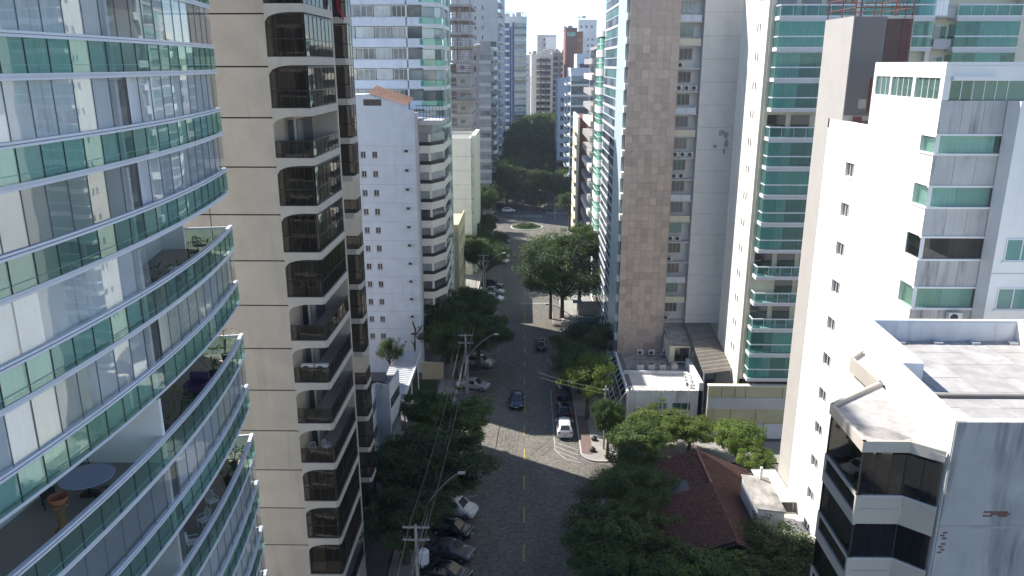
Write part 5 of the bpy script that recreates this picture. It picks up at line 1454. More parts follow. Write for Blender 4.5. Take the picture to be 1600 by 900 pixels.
# ------------------------------------------------------------------ old tiled house
HS = thing('tiled_house', 'old low house with dark red tiled gable roof half hidden by trees', 'house', (16.3, 60, 0))
MB().box(11.9, 52.6, 0, 20.8, 67.0, 4.5).build('wall', 'cream', HS)
gb = MB(); gb.add([(11.9, 66.9, 4.5), (20.8, 66.9, 4.5), (16.4, 66.9, 6.4), (11.9, 67.0, 4.5), (20.8, 67.0, 4.5), (16.4, 67.0, 6.4)], [(0, 1, 2), (5, 4, 3), (0, 2, 5, 3), (2, 1, 4, 5)])
gb.build('gable_wall', 'cream', HS)
def tiles(xr, zr, xe, ze, y0, y1, skip=None, lift=0.0):
    b = MB(); rows = 13; wy = .245; cols = int((y1 - y0) / wy)
    rgx = random.Random(3)
    for c in range(cols):
        for r_ in range(rows):
            ya = y0 + c * wy
            t0, t1 = r_ / rows, (r_ + 1.15) / rows
            if skip and skip(ya, t0): continue
            xa, za = xr + (xe - xr) * t0, zr + (ze - zr) * t0 + lift; xb_, zb_ = xr + (xe - xr) * t1, zr + (ze - zr) * t1 + .05 + lift
            j = rgx.uniform(-.015, .015)
            vs = []
            for (x, z) in ((xa, za), (xb_, zb_)):
                for yy, dz in ((0, 0), (.07, .075), (.165, .075), (.235, 0)): vs.append((x, ya + yy, z + dz + j))
            b.add(vs, [(0, 1, 5, 4), (1, 2, 6, 5), (2, 3, 7, 6), (4, 5, 6, 7)])
    return b
def hole(y, t): return 60.6 < y < 62.9 and .28 < t < .8
o = tiles(16.4, 6.62, 11.0, 4.45, 60.6, 67.4, hole).build('roof_tiles', 'tile_roof', HS); o['kind'] = 'stuff'
o = tiles(16.4, 6.62, 11.0, 4.45, 52.0, 60.6, None, .30).build('roof_tiles', 'tile_roof', HS); o['kind'] = 'stuff'
o = tiles(16.4, 6.62, 21.4, 4.45, 52.0, 67.4).build('roof_tiles', 'tile_roof', HS); o['kind'] = 'stuff'
b = MB(); b.add([(16.4, 52.0, 6.55), (11.0, 52.0, 4.38), (11.0, 67.4, 4.38), (16.4, 67.4, 6.55), (21.4, 52.0, 4.38), (21.4, 67.4, 4.38)], [(0, 1, 2, 3), (0, 3, 5, 4)])
b.build('roof_deck', 'grey_dark', HS)  # dark grey stands in for the recess shadow where tiles are left out
MB().box(11.1, 60.58, 4.4, 16.3, 60.64, 4.45).build('step_trim', 'tile_ridge', HS)
b = MB()
for i in range(44):
    y = 52.0 + i * .35
    b.tube([(16.4, y, 6.72), (16.4, y + .37, 6.76)], [.11, .13], 6)
b.build('ridge_tiles', 'tile_ridge', HS)['kind'] = 'stuff'
WB = thing('water_tank_house', 'small weathered white block with sloping grey top wedged against the tiled roof', 'building', (20, 58, 0))
MB().add([(19.0, 55.8, 3.4), (21.2, 55.8, 3.4), (21.2, 60.6, 3.4), (19.0, 60.6, 3.4), (19.0, 55.8, 7.3), (21.2, 55.8, 7.0), (21.2, 60.6, 7.3), (19.0, 60.6, 7.6)],
         [(0, 3, 2, 1), (4, 5, 6, 7), (0, 1, 5, 4), (1, 2, 6, 5), (2, 3, 7, 6), (3, 0, 4, 7)]).build('wall', 'white_old', WB)
MB().add([(18.9, 55.7, 7.32), (21.3, 55.7, 7.02), (21.3, 60.7, 7.32), (18.9, 60.7, 7.62), (18.9, 55.7, 7.40), (21.3, 55.7, 7.10), (21.3, 60.7, 7.40), (18.9, 60.7, 7.70)],
         [(0, 3, 2, 1), (4, 5, 6, 7), (0, 1, 5, 4), (1, 2, 6, 5), (2, 3, 7, 6), (3, 0, 4, 7)]).build('roof', 'roof_moss', WB)
bx('flue', 'white', WB, 20.4, 60.2, 7.5, 20.6, 60.4, 8.6)
for i, (ya, z, xa) in enumerate(((60.6, 5.0, 21.6), (54.5, 4.2, 21.8))):
    PT = thing('slatted_canopy', ('upper', 'lower')[i] + ' pale translucent slatted canopy at the foot of the sunlit white block', 'canopy', (23, ya + 3, 0), 'slatted canopies by the white block')
    for q in range(6): bx('roof_sheet', 'roof_pale' if (q + i) % 3 else 'cream', PT, xa, ya + q * .97, z - .02 * q, 23.9, ya + q * .97 + .93, z - .02 * q + .05)
    for q in range(7): bx('batten', 'white', PT, xa, ya + q * .97 - .04, z - .02 * q + .05, 23.9, ya + q * .97, z - .02 * q + .12)
    for x in (xa + .05, 23.7):
        for y in (ya + .1, ya + 5.6): bx('post', 'metal_grey', PT, x, y, 0, x + .1, y + .1, z - .13)
# ------------------------------------------------------------------ small buildings on the left between the towers
GB = thing('low_building', 'low grey weathered building with strip windows behind the beige tower', 'building', (-17, 74, 0))
MB().prism([(-24, 70.6), (-15.6, 70.6), (-15.6, 74.8), (-14.0, 74.0), (-13.7, 78.4), (-24, 78.4)], 0, 9.4).build('core_wall', 'white_old', GB)
MB().prism([(-24, 70.9), (-15.8, 70.9), (-15.8, 75.1), (-14.2, 74.3), (-13.95, 78.2), (-24, 78.2)], 9.40, 9.44).build('roof_deck', 'roof_dirty', GB)
b = MB(); b.seg((-15.6, 70.6), (-15.6, 74.8), .2, 9.4, 10.0).seg((-15.6, 74.82), (-14.0, 74.0), .2, 9.4, 10.0).seg((-14.0, 74.05), (-13.7, 78.4), .2, 9.4, 10.0).seg((-23.8, 70.6), (-15.8, 70.6), .2, 9.4, 10); b.build('parapet', 'white_old', GB)
bx('roof_hatch', 'grey_dark', GB, -16.4, 75.8, 9.45, -14.9, 77.6, 9.8)
for z in (7.3, 4.3, 1.3):
    MB().seg((-15.57, 70.9), (-15.57, 74.6), .05, z, z + 1.1).build('window', 'win_dark', GB)
    MB().seg((-13.96, 74.3), (-13.68, 78.2), .05, z, z + 1.1).build('window', 'win_dark', GB)
CP = thing('flat_canopy', 'long flat white sheet-metal canopy roof behind the low grey building', 'canopy', (-15, 87, 0))
MB().add([(-17.0, 79.2, 5.0), (-14.05, 79.2, 4.7), (-14.25, 97.4, 4.7), (-17.2, 97.4, 5.0), (-17.0, 79.2, 5.15), (-14.05, 79.2, 4.85), (-14.25, 97.4, 4.85), (-17.2, 97.4, 5.15)],
         [(0, 3, 2, 1), (4, 5, 6, 7), (0, 1, 5, 4), (1, 2, 6, 5), (2, 3, 7, 6), (3, 0, 4, 7)]).build('roof_sheet', 'zinc', CP)
for i in range(30): bx('roof_rib', 'zinc', CP, -17.0, 79.3 + i * .6, 5.0, -14.1, 79.36 + i * .6, 4.9) if False else None
b = MB()
for i in range(31):
    y = 79.3 + i * .6
    b.add([(-17.05, y, 5.15), (-14.1, y, 4.85), (-14.1, y + .05, 4.85), (-17.05, y + .05, 5.15), (-17.05, y + .025, 5.20), (-14.1, y + .025, 4.90)], [(0, 1, 5, 4), (4, 5, 2, 3)])
b.build('roof_ribs', 'zinc', CP)
bx('gutter', 'white', CP, -14.1, 79.2, 4.5, -13.9, 97.4, 4.9)
bx('end_fascia', 'white_old', CP, -17.0, 79.0, .0, -14.0, 79.19, 4.68)
for y in (84, 90, 96): bx('post', 'white', CP, -14.3, y, 0, -14.15, y + .15, 4.7)
YW = thing('garden_wall', 'ochre yellow garden wall behind the small lawn', 'wall', (-13, 99.6, 0))
MB().box(-14.2, 99.6, 0, -11.2, 99.85, 2.4).build('panel', 'yellow_wall', YW); MB().box(-14.25, 99.55, 2.4, -11.15, 99.9, 2.5).build('coping', 'cream', YW)
BW = thing('boundary_wall', 'low grey boundary wall with pillar in front of the low building', 'wall', (-12.2, 80, 0))
MB().box(-16, 78.6, 0, -11.8, 78.85, 2.2).build('panel', 'grey_light', BW)
for x in (-11.9, -13.8): MB().box(x, 78.5, 0, x + .4, 78.95, 2.4).build('pillar', 'cream', BW)
GH = thing('gatehouse', 'small cream guard booth beside the canopy', 'booth', (-13, 84, 0))
MB().box(-13.7, 82.6, 0, -12.4, 85.2, 2.6).build('wall', 'cream', GH); MB().box(-13.85, 82.4, 2.6, -12.2, 85.4, 2.8).build('roof', 'concrete', GH)
bx('window', 'win_dark', GH, -12.41, 83.2, 1.1, -12.37, 84.6, 2.1)
FW = thing('boundary_wall', 'pale boundary wall beside the big street tree on the right', 'wall', (10, 128, 0))
MB().box(9.2, 128.2, 0, 13.5, 128.5, 2.6).build('panel', 'cream_light', FW)
FC = thing('green_planter_fence', 'low green glass fence with planter behind the big street tree', 'fence', (9.5, 123, 0))
for q in range(4): bx('glass_panel', 'glass_teal_deep', FC, 8.8 + q * .9, 122.6, .2, 9.66 + q * .9, 122.64, 1.5)
bx('rail', 'teal_panel', FC, 8.75, 122.58, 1.5, 12.4, 122.66, 1.58); bx('planter', 'concrete', FC, 8.8, 123.0, .13, 12.3, 123.8, .6)
SG = thing('street_sign', 'pale blue rectangular sign board near the big street tree', 'sign', (8.6, 126, 0))
MB().box(-.75, -.04, 3.0, .75, .04, 3.6).build('board', 'sign_blue', SG, loc=(8.9, 126, 0)); MB().tube([(8.9, 126.06, .1), (8.9, 126.06, 3.3)], .05, 6).build('post', 'metal_grey', SG)
SR = thing('flat_shed', 'long low shed with rusted sheet roof beside the left street trees', 'shed', (-10.5, 180, 0))
MB().box(-12.4, 176, 0, -9.6, 194, 3.4).build('wall', 'cream', SR)
MB().add([(-12.8, 175.6, 4.0), (-9.2, 175.6, 3.5), (-9.2, 194.4, 3.5), (-12.8, 194.4, 4.0), (-12.8, 175.6, 4.1), (-9.2, 175.6, 3.6), (-9.2, 194.4, 3.6), (-12.8, 194.4, 4.1)], [(0, 3, 2, 1), (4, 5, 6, 7), (0, 1, 5, 4), (1, 2, 6, 5), (2, 3, 7, 6), (3, 0, 4, 7)]).build('roof', 'zinc', SR)

# ------------------------------------------------------------------ trees
def crown_mesh(seed, clumps=64, per=120, leaf=.075, flat=.8, fine=False, lobe=.8):
    rg = random.Random(seed); V = []; F = []; cents = []
    lobes = [(rg.uniform(0, 6.28), rg.uniform(-.2, .8), rg.uniform(.15, .4)) for _ in range(6)]
    for c in range(clumps):
        a = rg.uniform(0, 6.283); u = rg.uniform(-.55, 1.0); rr = math.sqrt(max(0, 1 - u * u))
        lob = .62 + sum(h * max(0, math.cos(a - la) * .6 + .4 - abs(u - lu)) for la, lu, h in lobes) * lobe
        rad = min(1.12, lob) * (rg.uniform(.72, 1.0) if c % 4 else rg.uniform(.25, .6))
        stray = rg.random() < .16
        if stray: rad *= rg.uniform(1.12, 1.34)
        p = Vector((rr * math.cos(a), rr * math.sin(a), u * flat)) * rad
        cents.append(p); cr = rg.uniform(.15, .27) if not stray else rg.uniform(.09, .15)
        out = p.normalized() if p.length > .05 else Vector((0, 0, 1))
        for l in range(per if not stray else per // 2):
            d = Vector((rg.gauss(0, 1), rg.gauss(0, 1), rg.gauss(0, .65)))
            d = d.normalized() * (rg.random() ** .45) * cr
            q = p + d
            nr = (Vector((rg.gauss(0, .6), rg.gauss(0, .6), rg.gauss(.55, .5))) + out * .5 + d.normalized() * .35).normalized()
            t = nr.cross(Vector((rg.gauss(0, 1), rg.gauss(0, 1), rg.gauss(0, 1)))).normalized(); s_ = nr.cross(t)
            ln = leaf * rg.uniform(.6, 1.25); wd = ln * (.22 if fine else .48)
            k = len(V)
            V += [tuple(q - t * ln * .5), tuple(q + s_ * wd * .5 + nr * ln * .08), tuple(q + t * ln * .5 - nr * ln * .1), tuple(q - s_ * wd * .5 + nr * ln * .08)]
            F.append((k, k + 1, k + 2, k + 3))
    me = bpy.data.meshes.new('crown'); me.from_pydata(V, [], F); me.materials.append(M['leaf_dark']); me.update()
    return me, cents
CROWNS = [crown_mesh(s, 110, 170, .072) for s in (1, 2, 3, 4)] + [crown_mesh(9, 110, 220, .07, .85, True), crown_mesh(12, 170, 190, .055, 1.0, False, 1.0)]
FARC = [crown_mesh(s, 64, 120, .085, .95, False, 1.1) for s in (21, 22, 23)]
def tree(label, x, y, rad, cz, leafm='leaf_dark', var=0, hz=None, lean=(0, 0), group=None, rz=None, far=False, name='street_tree', trunk_r=None, squash=1.0):
    me, cents = (FARC if far else CROWNS)[var]
    t = thing(name, label, 'tree', (x, y, 0), group)
    hz = hz or rad * .8
    rz = random.uniform(0, 6.28) if rz is None else rz
    o = bpy.data.objects.new('crown', me); COL.objects.link(o); o.parent = t
    o.location = (lean[0], lean[1], cz); o.scale = (rad, rad * squash, hz); o.rotation_euler.z = rz
    o.material_slots[0].link = 'OBJECT'; o.material_slots[0].material = M[leafm]
    tr = trunk_r or .05 * rad + .07
    b = MB(); fork = max(.9, cz - hz * .75)
    b.tube([(0, 0, -.05), (lean[0] * .15, lean[1] * .15, fork * .5), (lean[0] * .4, lean[1] * .4, fork)], [tr * 1.25, tr, tr * .85], 8)
    b.build('trunk', 'bark', t, loc=(x, y, 0))
    lb = MB(); rg = random.Random(int(x * 17 + y * 3)); pick = rg.sample(cents, 8 if not far else 3)
    cr, sr = math.cos(rz), math.sin(rz)
    for p in pick:
        px, py, pz = p.x * rad, p.y * rad * squash, p.z * hz
        e = Vector((lean[0] + px * cr - py * sr, lean[1] + px * sr + py * cr, cz + pz)); s_ = Vector((lean[0] * .4, lean[1] * .4, fork - .1))
        m_ = s_.lerp(e, .5) + Vector((0, 0, .12 * rad))
        lb.tube([s_, m_, e], [tr * .6, tr * .35, tr * .1], 5, False)
    lb.build('limbs', 'bark', t, loc=(x, y, 0))
    return t
TG = 'street trees'
tree('big dark street tree with tall wide crown on the right pavement in mid street', 6.4, 127, 7.4, 8.8, 'leaf_dark', 5, 6.8, group=TG, trunk_r=.34)
tree('tall tree top rising right of the big dark street tree', 9.6, 131, 4.2, 12.0, 'leaf_mid', 1, 4.6, group=TG)
tree('lower dark tree left of the big dark street tree trunk', 4.4, 126.6, 3.6, 8.0, 'leaf_dark', 2, 3.4, group=TG)
tree('dark broad tree beside the foot of the glass street front', 8.6, 101.5, 4.6, 5.0, 'leaf_dark', 0, 3.8, group=TG)
tree('dark tree over the right parking lane behind the pale green tree', 7.3, 95.0, 3.8, 4.8, 'leaf_dark', 3, 3.3, group=TG)
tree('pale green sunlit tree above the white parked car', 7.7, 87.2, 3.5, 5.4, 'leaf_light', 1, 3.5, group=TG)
tree('narrow dark tree on the corner below the pale green tree', 9.2, 77.4, 1.9, 4.8, 'leaf_dark', 2, 3.4, group=TG)
tree('dark green tree at the corner of the side street', 11.6, 72.8, 3.4, 4.6, 'leaf_mid', 3, 2.8, group=TG)
tree('low dark tree left of the tiled roof ridge', 11.2, 68.3, 3.1, 4.2, 'leaf_dark', 1, 2.6, group=TG)
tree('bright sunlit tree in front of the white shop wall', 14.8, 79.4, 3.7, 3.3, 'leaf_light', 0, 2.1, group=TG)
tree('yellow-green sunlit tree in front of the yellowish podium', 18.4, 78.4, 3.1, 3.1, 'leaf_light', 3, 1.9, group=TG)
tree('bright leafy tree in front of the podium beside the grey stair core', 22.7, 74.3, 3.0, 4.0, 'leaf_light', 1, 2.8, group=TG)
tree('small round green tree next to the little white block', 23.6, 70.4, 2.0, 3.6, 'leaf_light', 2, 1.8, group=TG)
tree('dark feathery tree between the road and the tiled house', 8.6, 61.2, 4.0, 5.4, 'leaf_dark', 4, 3.4, group=TG)
tree('soft green feathery tree over the left edge of the tiled roof', 10.6, 61.6, 2.7, 6.0, 'leaf_fine', 4, 2.6, group=TG)
tree('dark tree by the right kerb below the feathery tree', 7.4, 55.2, 4.0, 5.2, 'leaf_dark', 0, 3.4, group=TG)
tree('dark bushy tree at the bottom edge right of the road', 7.6, 49.6, 4.0, 5.2, 'leaf_dark', 2, 3.2, group=TG)
tree('dense dark tree in front of the near roof edge, bottom middle', 13.4, 50.4, 4.1, 5.0, 'leaf_mid', 3, 2.8, group=TG)
tree('broad dark tree below the small weathered white block', 19.6, 52.2, 4.2, 4.8, 'leaf_dark', 1, 2.9, group=TG)
tree('dark tree at the bottom edge between the near roof and feathery trees', 10.6, 50.6, 3.4, 5.0, 'leaf_dark', 0, 2.8, group=TG)
tree('dark tree beside the glass bay block at the bottom', 16.6, 50.4, 3.3, 4.8, 'leaf_dark', 2, 2.6, group=TG)
# left side
tree('dark tree at the left corner of the junction beside the shed', -11.8, 199, 4.6, 7.6, 'leaf_dark', 1, 5.0, group=TG)
tree('dark tree at the right corner of the junction', 11.6, 200, 4.2, 7.2, 'leaf_dark', 3, 4.6, group=TG)
tree('dark rounded tree in front of the white rendered block corner', -11.2, 105.6, 4.6, 6.8, 'leaf_dark', 0, 4.8, group=TG)
tree('dark tree with a bright yellow-green top below the white rendered block', -9.5, 99.6, 4.3, 5.6, 'leaf_mid', 1, 4.2, group=TG)
tree('wide dark tree over the left parking spaces in mid street', -6.6, 103.2, 5.0, 6.0, 'leaf_dark', 3, 3.8, group=TG)
tree('dark tree behind the left parked silver cars', -8.4, 110.6, 4.6, 6.6, 'leaf_dark', 2, 4.2, group=TG)
tree('dark tree in front of the low pale yellow block', -7.9, 146, 5.2, 6.4, 'leaf_dark', 1, 4.4, group=TG)
tree('dark street tree left of the far parked cars', -8.6, 158, 4.6, 6.8, 'leaf_dark', 0, 4.6, group=TG)
tree('dark narrow tree by the shed before the junction', -9.0, 171, 3.0, 7.4, 'leaf_dark', 2, 3.2, group=TG)
tree('broad green tree over the parked white hatchback', -7.7, 76.2, 4.6, 5.0, 'leaf_mid', 0, 3.0, lean=(.2, 0), group=TG)
tree('dark tree between the boundary wall and the kerb', -10.8, 79.2, 3.0, 4.8, 'leaf_dark', 2, 2.6, group=TG)
tree('large dark green tree above the near left parked cars', -8.2, 64.4, 6.0, 5.6, 'leaf_dark', 3, 3.4, group=TG)
tree('dark broad tree at the foot of the beige tower balconies', -11.3, 66.6, 4.0, 4.6, 'leaf_dark', 1, 3.0, group=TG)
tree('dark low tree beside the beige tower at the bottom edge', -10.2, 58.2, 4.3, 5.0, 'leaf_dark', 0, 3.0, group=TG)
tree('small conifer-like tree behind the low grey building', -17.4, 93.5, 1.8, 6.6, 'leaf_dark', 4, 2.6, group=TG)
# bare pruned trunk
pt_ = thing('pruned_tree', 'bare pruned trunk with stub branches against the white rendered wall', 'tree', (-14.9, 98.6, 0))
MB().tube([(0, 0, 0), (.1, 0, 3), (-.05, 0, 5.4), (.15, 0, 7.6), (-.2, 0, 8.8)], [.24, .2, .18, .15, .09], 7).build('trunk', 'bark', pt_, loc=(-14.9, 98.6, 0))
MB().tube([(.1, 0, 6.8), (.7, 0, 7.6), (1.1, 0, 8.4)], [.12, .1, .06], 6).tube([(.0, 0, 5.2), (-.5, 0, 6.0)], [.1, .05], 6).build('limbs', 'bark', pt_, loc=(-14.9, 98.6, 0))
# trees of the avenue beyond the junction
rg = random.Random(31)
FT = []
for i, (x, y, rad, cz, lm) in enumerate([(-10.5, 228, 5.0, 9.0, 'leaf_dark'), (-5.6, 234, 4.6, 8.6, 'leaf_dark'), (8.6, 231, 4.8, 9.0, 'leaf_dark'), (4.6, 238, 4.6, 8.4, 'leaf_dark'), (13.2, 228, 4.2, 7.6, 'leaf_dark'),
        (-11.2, 243, 5.2, 10.2, 'leaf_dark'), (-6.6, 252, 5.4, 10.4, 'leaf_dark'), (6.4, 251, 5.2, 10.0, 'leaf_dark'), (11.0, 247, 5.0, 10.4, 'leaf_dark'), (-.6, 262, 5.0, 10.2, 'leaf_dark'),
        (-11.0, 268, 5.6, 11.6, 'leaf_dark'), (-5.2, 279, 5.8, 12.0, 'leaf_dark'), (3.2, 275, 5.4, 11.4, 'leaf_dark'), (9.0, 273, 5.4, 11.6, 'leaf_dark'), (-9.6, 295, 6.0, 13.0, 'leaf_dark'),
        (-2.0, 301, 6.0, 13.0, 'leaf_mid'), (5.8, 299, 6.0, 13.0, 'leaf_dark'), (11.4, 300, 5.6, 12.6, 'leaf_dark'), (-6.4, 321, 6.2, 14.4, 'leaf_mid'), (1.6, 325, 6.2, 14.4, 'leaf_mid'),
        (8.6, 328, 6.6, 15.0, 'leaf_dark'), (4.6, 348, 7.0, 17.0, 'leaf_mid'), (-1.6, 346, 6.0, 15.0, 'leaf_mid'), (10.8, 350, 6.6, 16.4, 'leaf_light'), (-13.0, 256, 4.6, 9.4, 'leaf_dark'), (-12.6, 217, 4.2, 7.0, 'leaf_dark'), (-16.0, 226, 4.4, 8.0, 'leaf_dark'), (14.0, 238, 4.6, 9.0, 'leaf_dark'), (.6, 246, 4.6, 9.6, 'leaf_dark'), (-14.6, 236, 4.6, 9.6, 'leaf_dark'), (-1.0, 286, 5.4, 12.2, 'leaf_dark')]):
    FT.append(tree('', x, y, rad * 1.32, cz - 2.2 + (.9 if i % 2 else -.6), lm if i % 3 else 'leaf_mid', i % 3, rad * 1.2, group='trees of the avenue beyond the junction', far=True, name='avenue_tree'))
# palm-like cluster label order: count from the left within each depth row
rows = {}
for t in FT: rows.setdefault(min(5, int((t.location.y - 215) / 25)), []).append(t)
for r_, ts in rows.items():
    ts.sort(key=lambda t: t.location.x)
    for i, t in enumerate(ts):
        t['label'] = '%s tree from the left in the %s row of the dark avenue beyond the junction' % (('first', 'second', 'third', 'fourth', 'fifth', 'sixth', 'seventh', 'eighth', 'ninth', 'tenth')[i], ('first', 'second', 'third', 'fourth', 'fifth', 'sixth')[r_])
b = thing('island_shrub', 'low green shrub on the round traffic island', 'shrub', (.4, 204.5, .2))
o = bpy.data.objects.new('foliage', FARC[0][0]); COL.objects.link(o); o.parent = b; o.scale = (2.6, 2.6, .8); o.location = (0, 0, .3)

# ------------------------------------------------------------------ cars
def car_meshes(kind, paint_):
    k = ('car', kind, paint_)
    if k in _cache: return _cache[k]
    L, W, Hh, hood, cab0, cab1, tail = dict(hatch=(4.0, 1.74, 1.48, .92, .60, 3.35, 3.98), sedan=(4.5, 1.78, 1.45, .90, .75, 3.05, 4.48), suv=(4.45, 1.86, 1.66, 1.02, .60, 3.85, 4.43))[kind]
    hw = W / 2; hoodL = L * .24; r0 = hoodL + cab0; r1 = cab1; belt = Hh * .62
    tb = belt if kind != 'sedan' else belt + .02
    st = [  # (y, z bottom, z shoulder, z top, half width low, half width top)
        (0.0, .34, .56, .60, hw * .74, hw * .66), (.10, .22, .66, .74, hw * .90, hw * .80), (.45, .20, .76, hood * .92, hw * .98, hw * .86), (hoodL, .20, belt - .02, hood + .03, hw, hw * .86),
        (r0, .20, belt, Hh - .05, hw, hw * .70), (r0 + .5, .20, belt + .01, Hh, hw, hw * .69), (r1 - .5, .20, belt + .02, Hh - .01, hw, hw * .68), (r1, .20, belt + .02, Hh - .06, hw, hw * .66),
        (min(tail - .10, r1 + (.42 if kind != 'sedan' else .62)), .22, tb, (tb + .10) if kind != 'sedan' else tb + .06, hw * .98, hw * .78), (tail - .06, .24, tb - .04, tb + .02, hw * .93, hw * .74), (tail, .36, tb - .2, tb - .14, hw * .84, hw * .70)]
    b = MB(); ring = []
    for (y, zb, zs, zt, wl, wt) in st:
        half = [(0, zb), (wl * .86, zb), (wl, zb + .14), (wl * 1.0, (zb + zs) / 2 + .05), (wl * .975, zs), (wt + (wl * .975 - wt) * .10, zs + (zt - zs) * .88), (wt * .86, zt), (0, zt + .012)]
        ring.append([(x, y, z) for x, z in half] + [(-x, y, z) for x, z in half[-2:0:-1]])
    m = len(ring[0])
    vs = [p for r_ in ring for p in r_]; fs = []
    for i in range(len(ring) - 1):
        for j in range(m): fs.append((i * m + j, (i + 1) * m + j, (i + 1) * m + (j + 1) % m, i * m + (j + 1) % m))
    fs += [tuple(range(m)), tuple((len(ring) - 1) * m + j for j in range(m))[::-1]]
    vs = [(x, y - L / 2, z) for x, y, z in vs]
    b.add(vs, fs)
    body = b.mesh('body', paint_, True)
    def ctr(p): return (p[0], p[1] - L / 2, p[2])
    def pane_(name, quads, push, shrink=.90):
        g_ = MB()
        for q in quads:
            q = [Vector(ctr(p)) for p in q]; c = sum(q, Vector()) / len(q)
            nn = (q[2] - q[0]).cross(q[3] - q[1]).normalized()
            if nn.dot(c - Vector((0, 0, .7))) < 0: nn = -nn
            g_.add([c + (p - c) * shrink + nn * push for p in q] + [c + (p - c) * shrink - nn * .01 for p in q], [(0, 1, 2, 3), (7, 6, 5, 4), (0, 1, 5, 4), (1, 2, 6, 5), (2, 3, 7, 6), (3, 0, 4, 7)])
        return g_.mesh(name, 'car_window')
    rr = ring
    parts = [('body', body)]
    ws = [(rr[3][6][0], rr[3][6][1], rr[3][6][2]), (rr[4][6]), (-rr[4][6][0], rr[4][6][1], rr[4][6][2]), (-rr[3][6][0], rr[3][6][1], rr[3][6][2])]
    parts.append(('windscreen', pane_('windscreen', [ws], .028, .94)))
    rw = [rr[7][6], rr[8][6], (-rr[8][6][0], rr[8][6][1], rr[8][6][2]), (-rr[7][6][0], rr[7][6][1], rr[7][6][2])]
    parts.append(('rear_window', pane_('rear_window', [rw], .03, .88)))
    for sx in (1, -1):
        for (i0, i1) in ((4, 5), (5, 6), (6, 7)):
            q = [rr[i0][4], rr[i1][4], rr[i1][5], rr[i0][5]]
            q = [(sx * p[0], p[1], p[2]) for p in q]
            parts.append(('side_window', pane_('side_window', [q], .014, .88)))
        q = [rr[3][4], rr[4][4], rr[4][5], rr[3][5]]
        # lights
        z_ = .66
        parts.append(('headlight', MB().box(sx * hw * .48, .06 - L / 2, z_ - .07, sx * hw * .84, .22 - L / 2, z_ + .08).mesh('headlight', 'lamp_clear')))
        parts.append(('taillight', MB().box(sx * hw * .60, tail - .12 - L / 2, tb - .22, sx * hw * .90, tail + .01 - L / 2, tb - .02).mesh('taillight', 'lamp_red')))
        parts.append(('mirror', MB().box(sx * hw * .97, hoodL + .45 - L / 2, belt + .0, sx * (hw + .17), hoodL + .58 - L / 2, belt + .13).mesh('mirror', paint_)))
    parts.append(('number_plate', MB().box(-.2, -L / 2 - .015, .42, .2, -L / 2 + .02, .54).mesh('number_plate', 'plate')))
    parts.append(('number_plate', MB().box(-.2, tail - L / 2 - .02, tb - .42, .2, tail - L / 2 + .015, tb - .30).mesh('number_plate', 'plate')))
    wheel = []
    for nm, mt, r_, x0, x1 in (('tyre', 'tyre', .32, -.10, .10), ('rim', 'rim', .21, -.105, .105)):
        g_ = MB(); n = 16
        g_.add([(x, r_ * math.cos(6.2832 * i / n), r_ * math.sin(6.2832 * i / n)) for x in (x0, x1) for i in range(n)], [tuple(range(n)), tuple(range(n, 2 * n))[::-1]] + [(i, n + i, n + (i + 1) % n, (i + 1) % n) for i in range(n)])
        wheel.append(g_.mesh(nm, mt))
    _cache[k] = (parts, wheel, L, W); return _cache[k]
def car(kind, paint_, x, y, heading, label, group='cars parked along the left kerb'):
    """heading: direction the bonnet points, degrees from -Y (towards the viewer), anticlockwise."""
    parts, wheel, L, W = car_meshes(kind, paint_)
    t = thing('parked_car' if 'parked' in group else 'car', label, 'car', (x, y, .004), group)
    t.rotation_euler.z = R(heading)
    for nm, me in parts:
        o = bpy.data.objects.new(nm, me); COL.objects.link(o); o.parent = t
    for sx in (-1, 1):
        for yy in (-L / 2 + .78, L / 2 - .78):
            o = bpy.data.objects.new('wheel', wheel[0]); COL.objects.link(o); o.parent = t; o.location = (sx * (W / 2 - .10), yy, .32)
            q = bpy.data.objects.new('rim', wheel[1]); COL.objects.link(q); q.parent = o
    return t
PK = 'cars parked along the left kerb'
car('suv', 'car_white', 4.75, 84.0, 180, 'white hatchback car parked at the right kerb in the sunlit strip', 'cars parked along the right kerb')
car('hatch', 'car_black', 4.85, 88.9, 180, 'black car parked in the shade directly in front of the white right-hand car', 'cars parked along the right kerb')
car('hatch', 'car_black', 5.1, 94.3, 180, 'dark car under the tree farther up the right kerb', 'cars parked along the right kerb')
car('sedan', 'car_blue', -1.0, 91.8, 0, 'dark blue car driving towards the viewer left of the centre line', 'cars driving on the street')
car('hatch', 'car_blue', 2.5, 112.3, 180, 'dark car driving away right of the centre line', 'cars driving on the street')
A = 72
car('suv', 'car_silver', -6.6, 104.8, A, 'silver car parked under the wide dark tree, farther of two silver cars', PK)
car('sedan', 'car_silver', -6.9, 96.6, A, 'silver sedan parked alone beside the lamp pole, nearer of two silver cars', PK)
car('hatch', 'car_white', -6.5, 75.6, A, 'white hatchback parked below the broad green tree in the left row', PK)
car('sedan', 'car_black', -7.0, 78.8, A, 'black car parked just beyond the white hatchback under the broad tree', PK)
car('hatch', 'car_grey', -7.0, 72.6, A, 'dark grey car parked just nearer than the white hatchback', PK)
car('suv', 'car_white', -6.7, 66.4, A, 'white car half hidden by the large dark tree in the near left row', PK)
car('hatch', 'car_black', -6.7, 62.9, A, 'black car below the half hidden white car in the near left row', PK)
car('sedan', 'car_grey', -6.6, 59.6, A, 'dark grey sedan second from the bottom edge in the left row', PK)
car('sedan', 'car_black', -6.6, 56.4, A, 'black sedan with silver roof lines at the bottom edge of the left row', PK)
car('hatch', 'car_white', -5.9, 137.0, A, 'white hatchback parked in the middle distance on the left', PK)
car('sedan', 'car_silver', -6.1, 141.5, A, 'grey car just behind the mid-distance white hatchback on the left', PK)
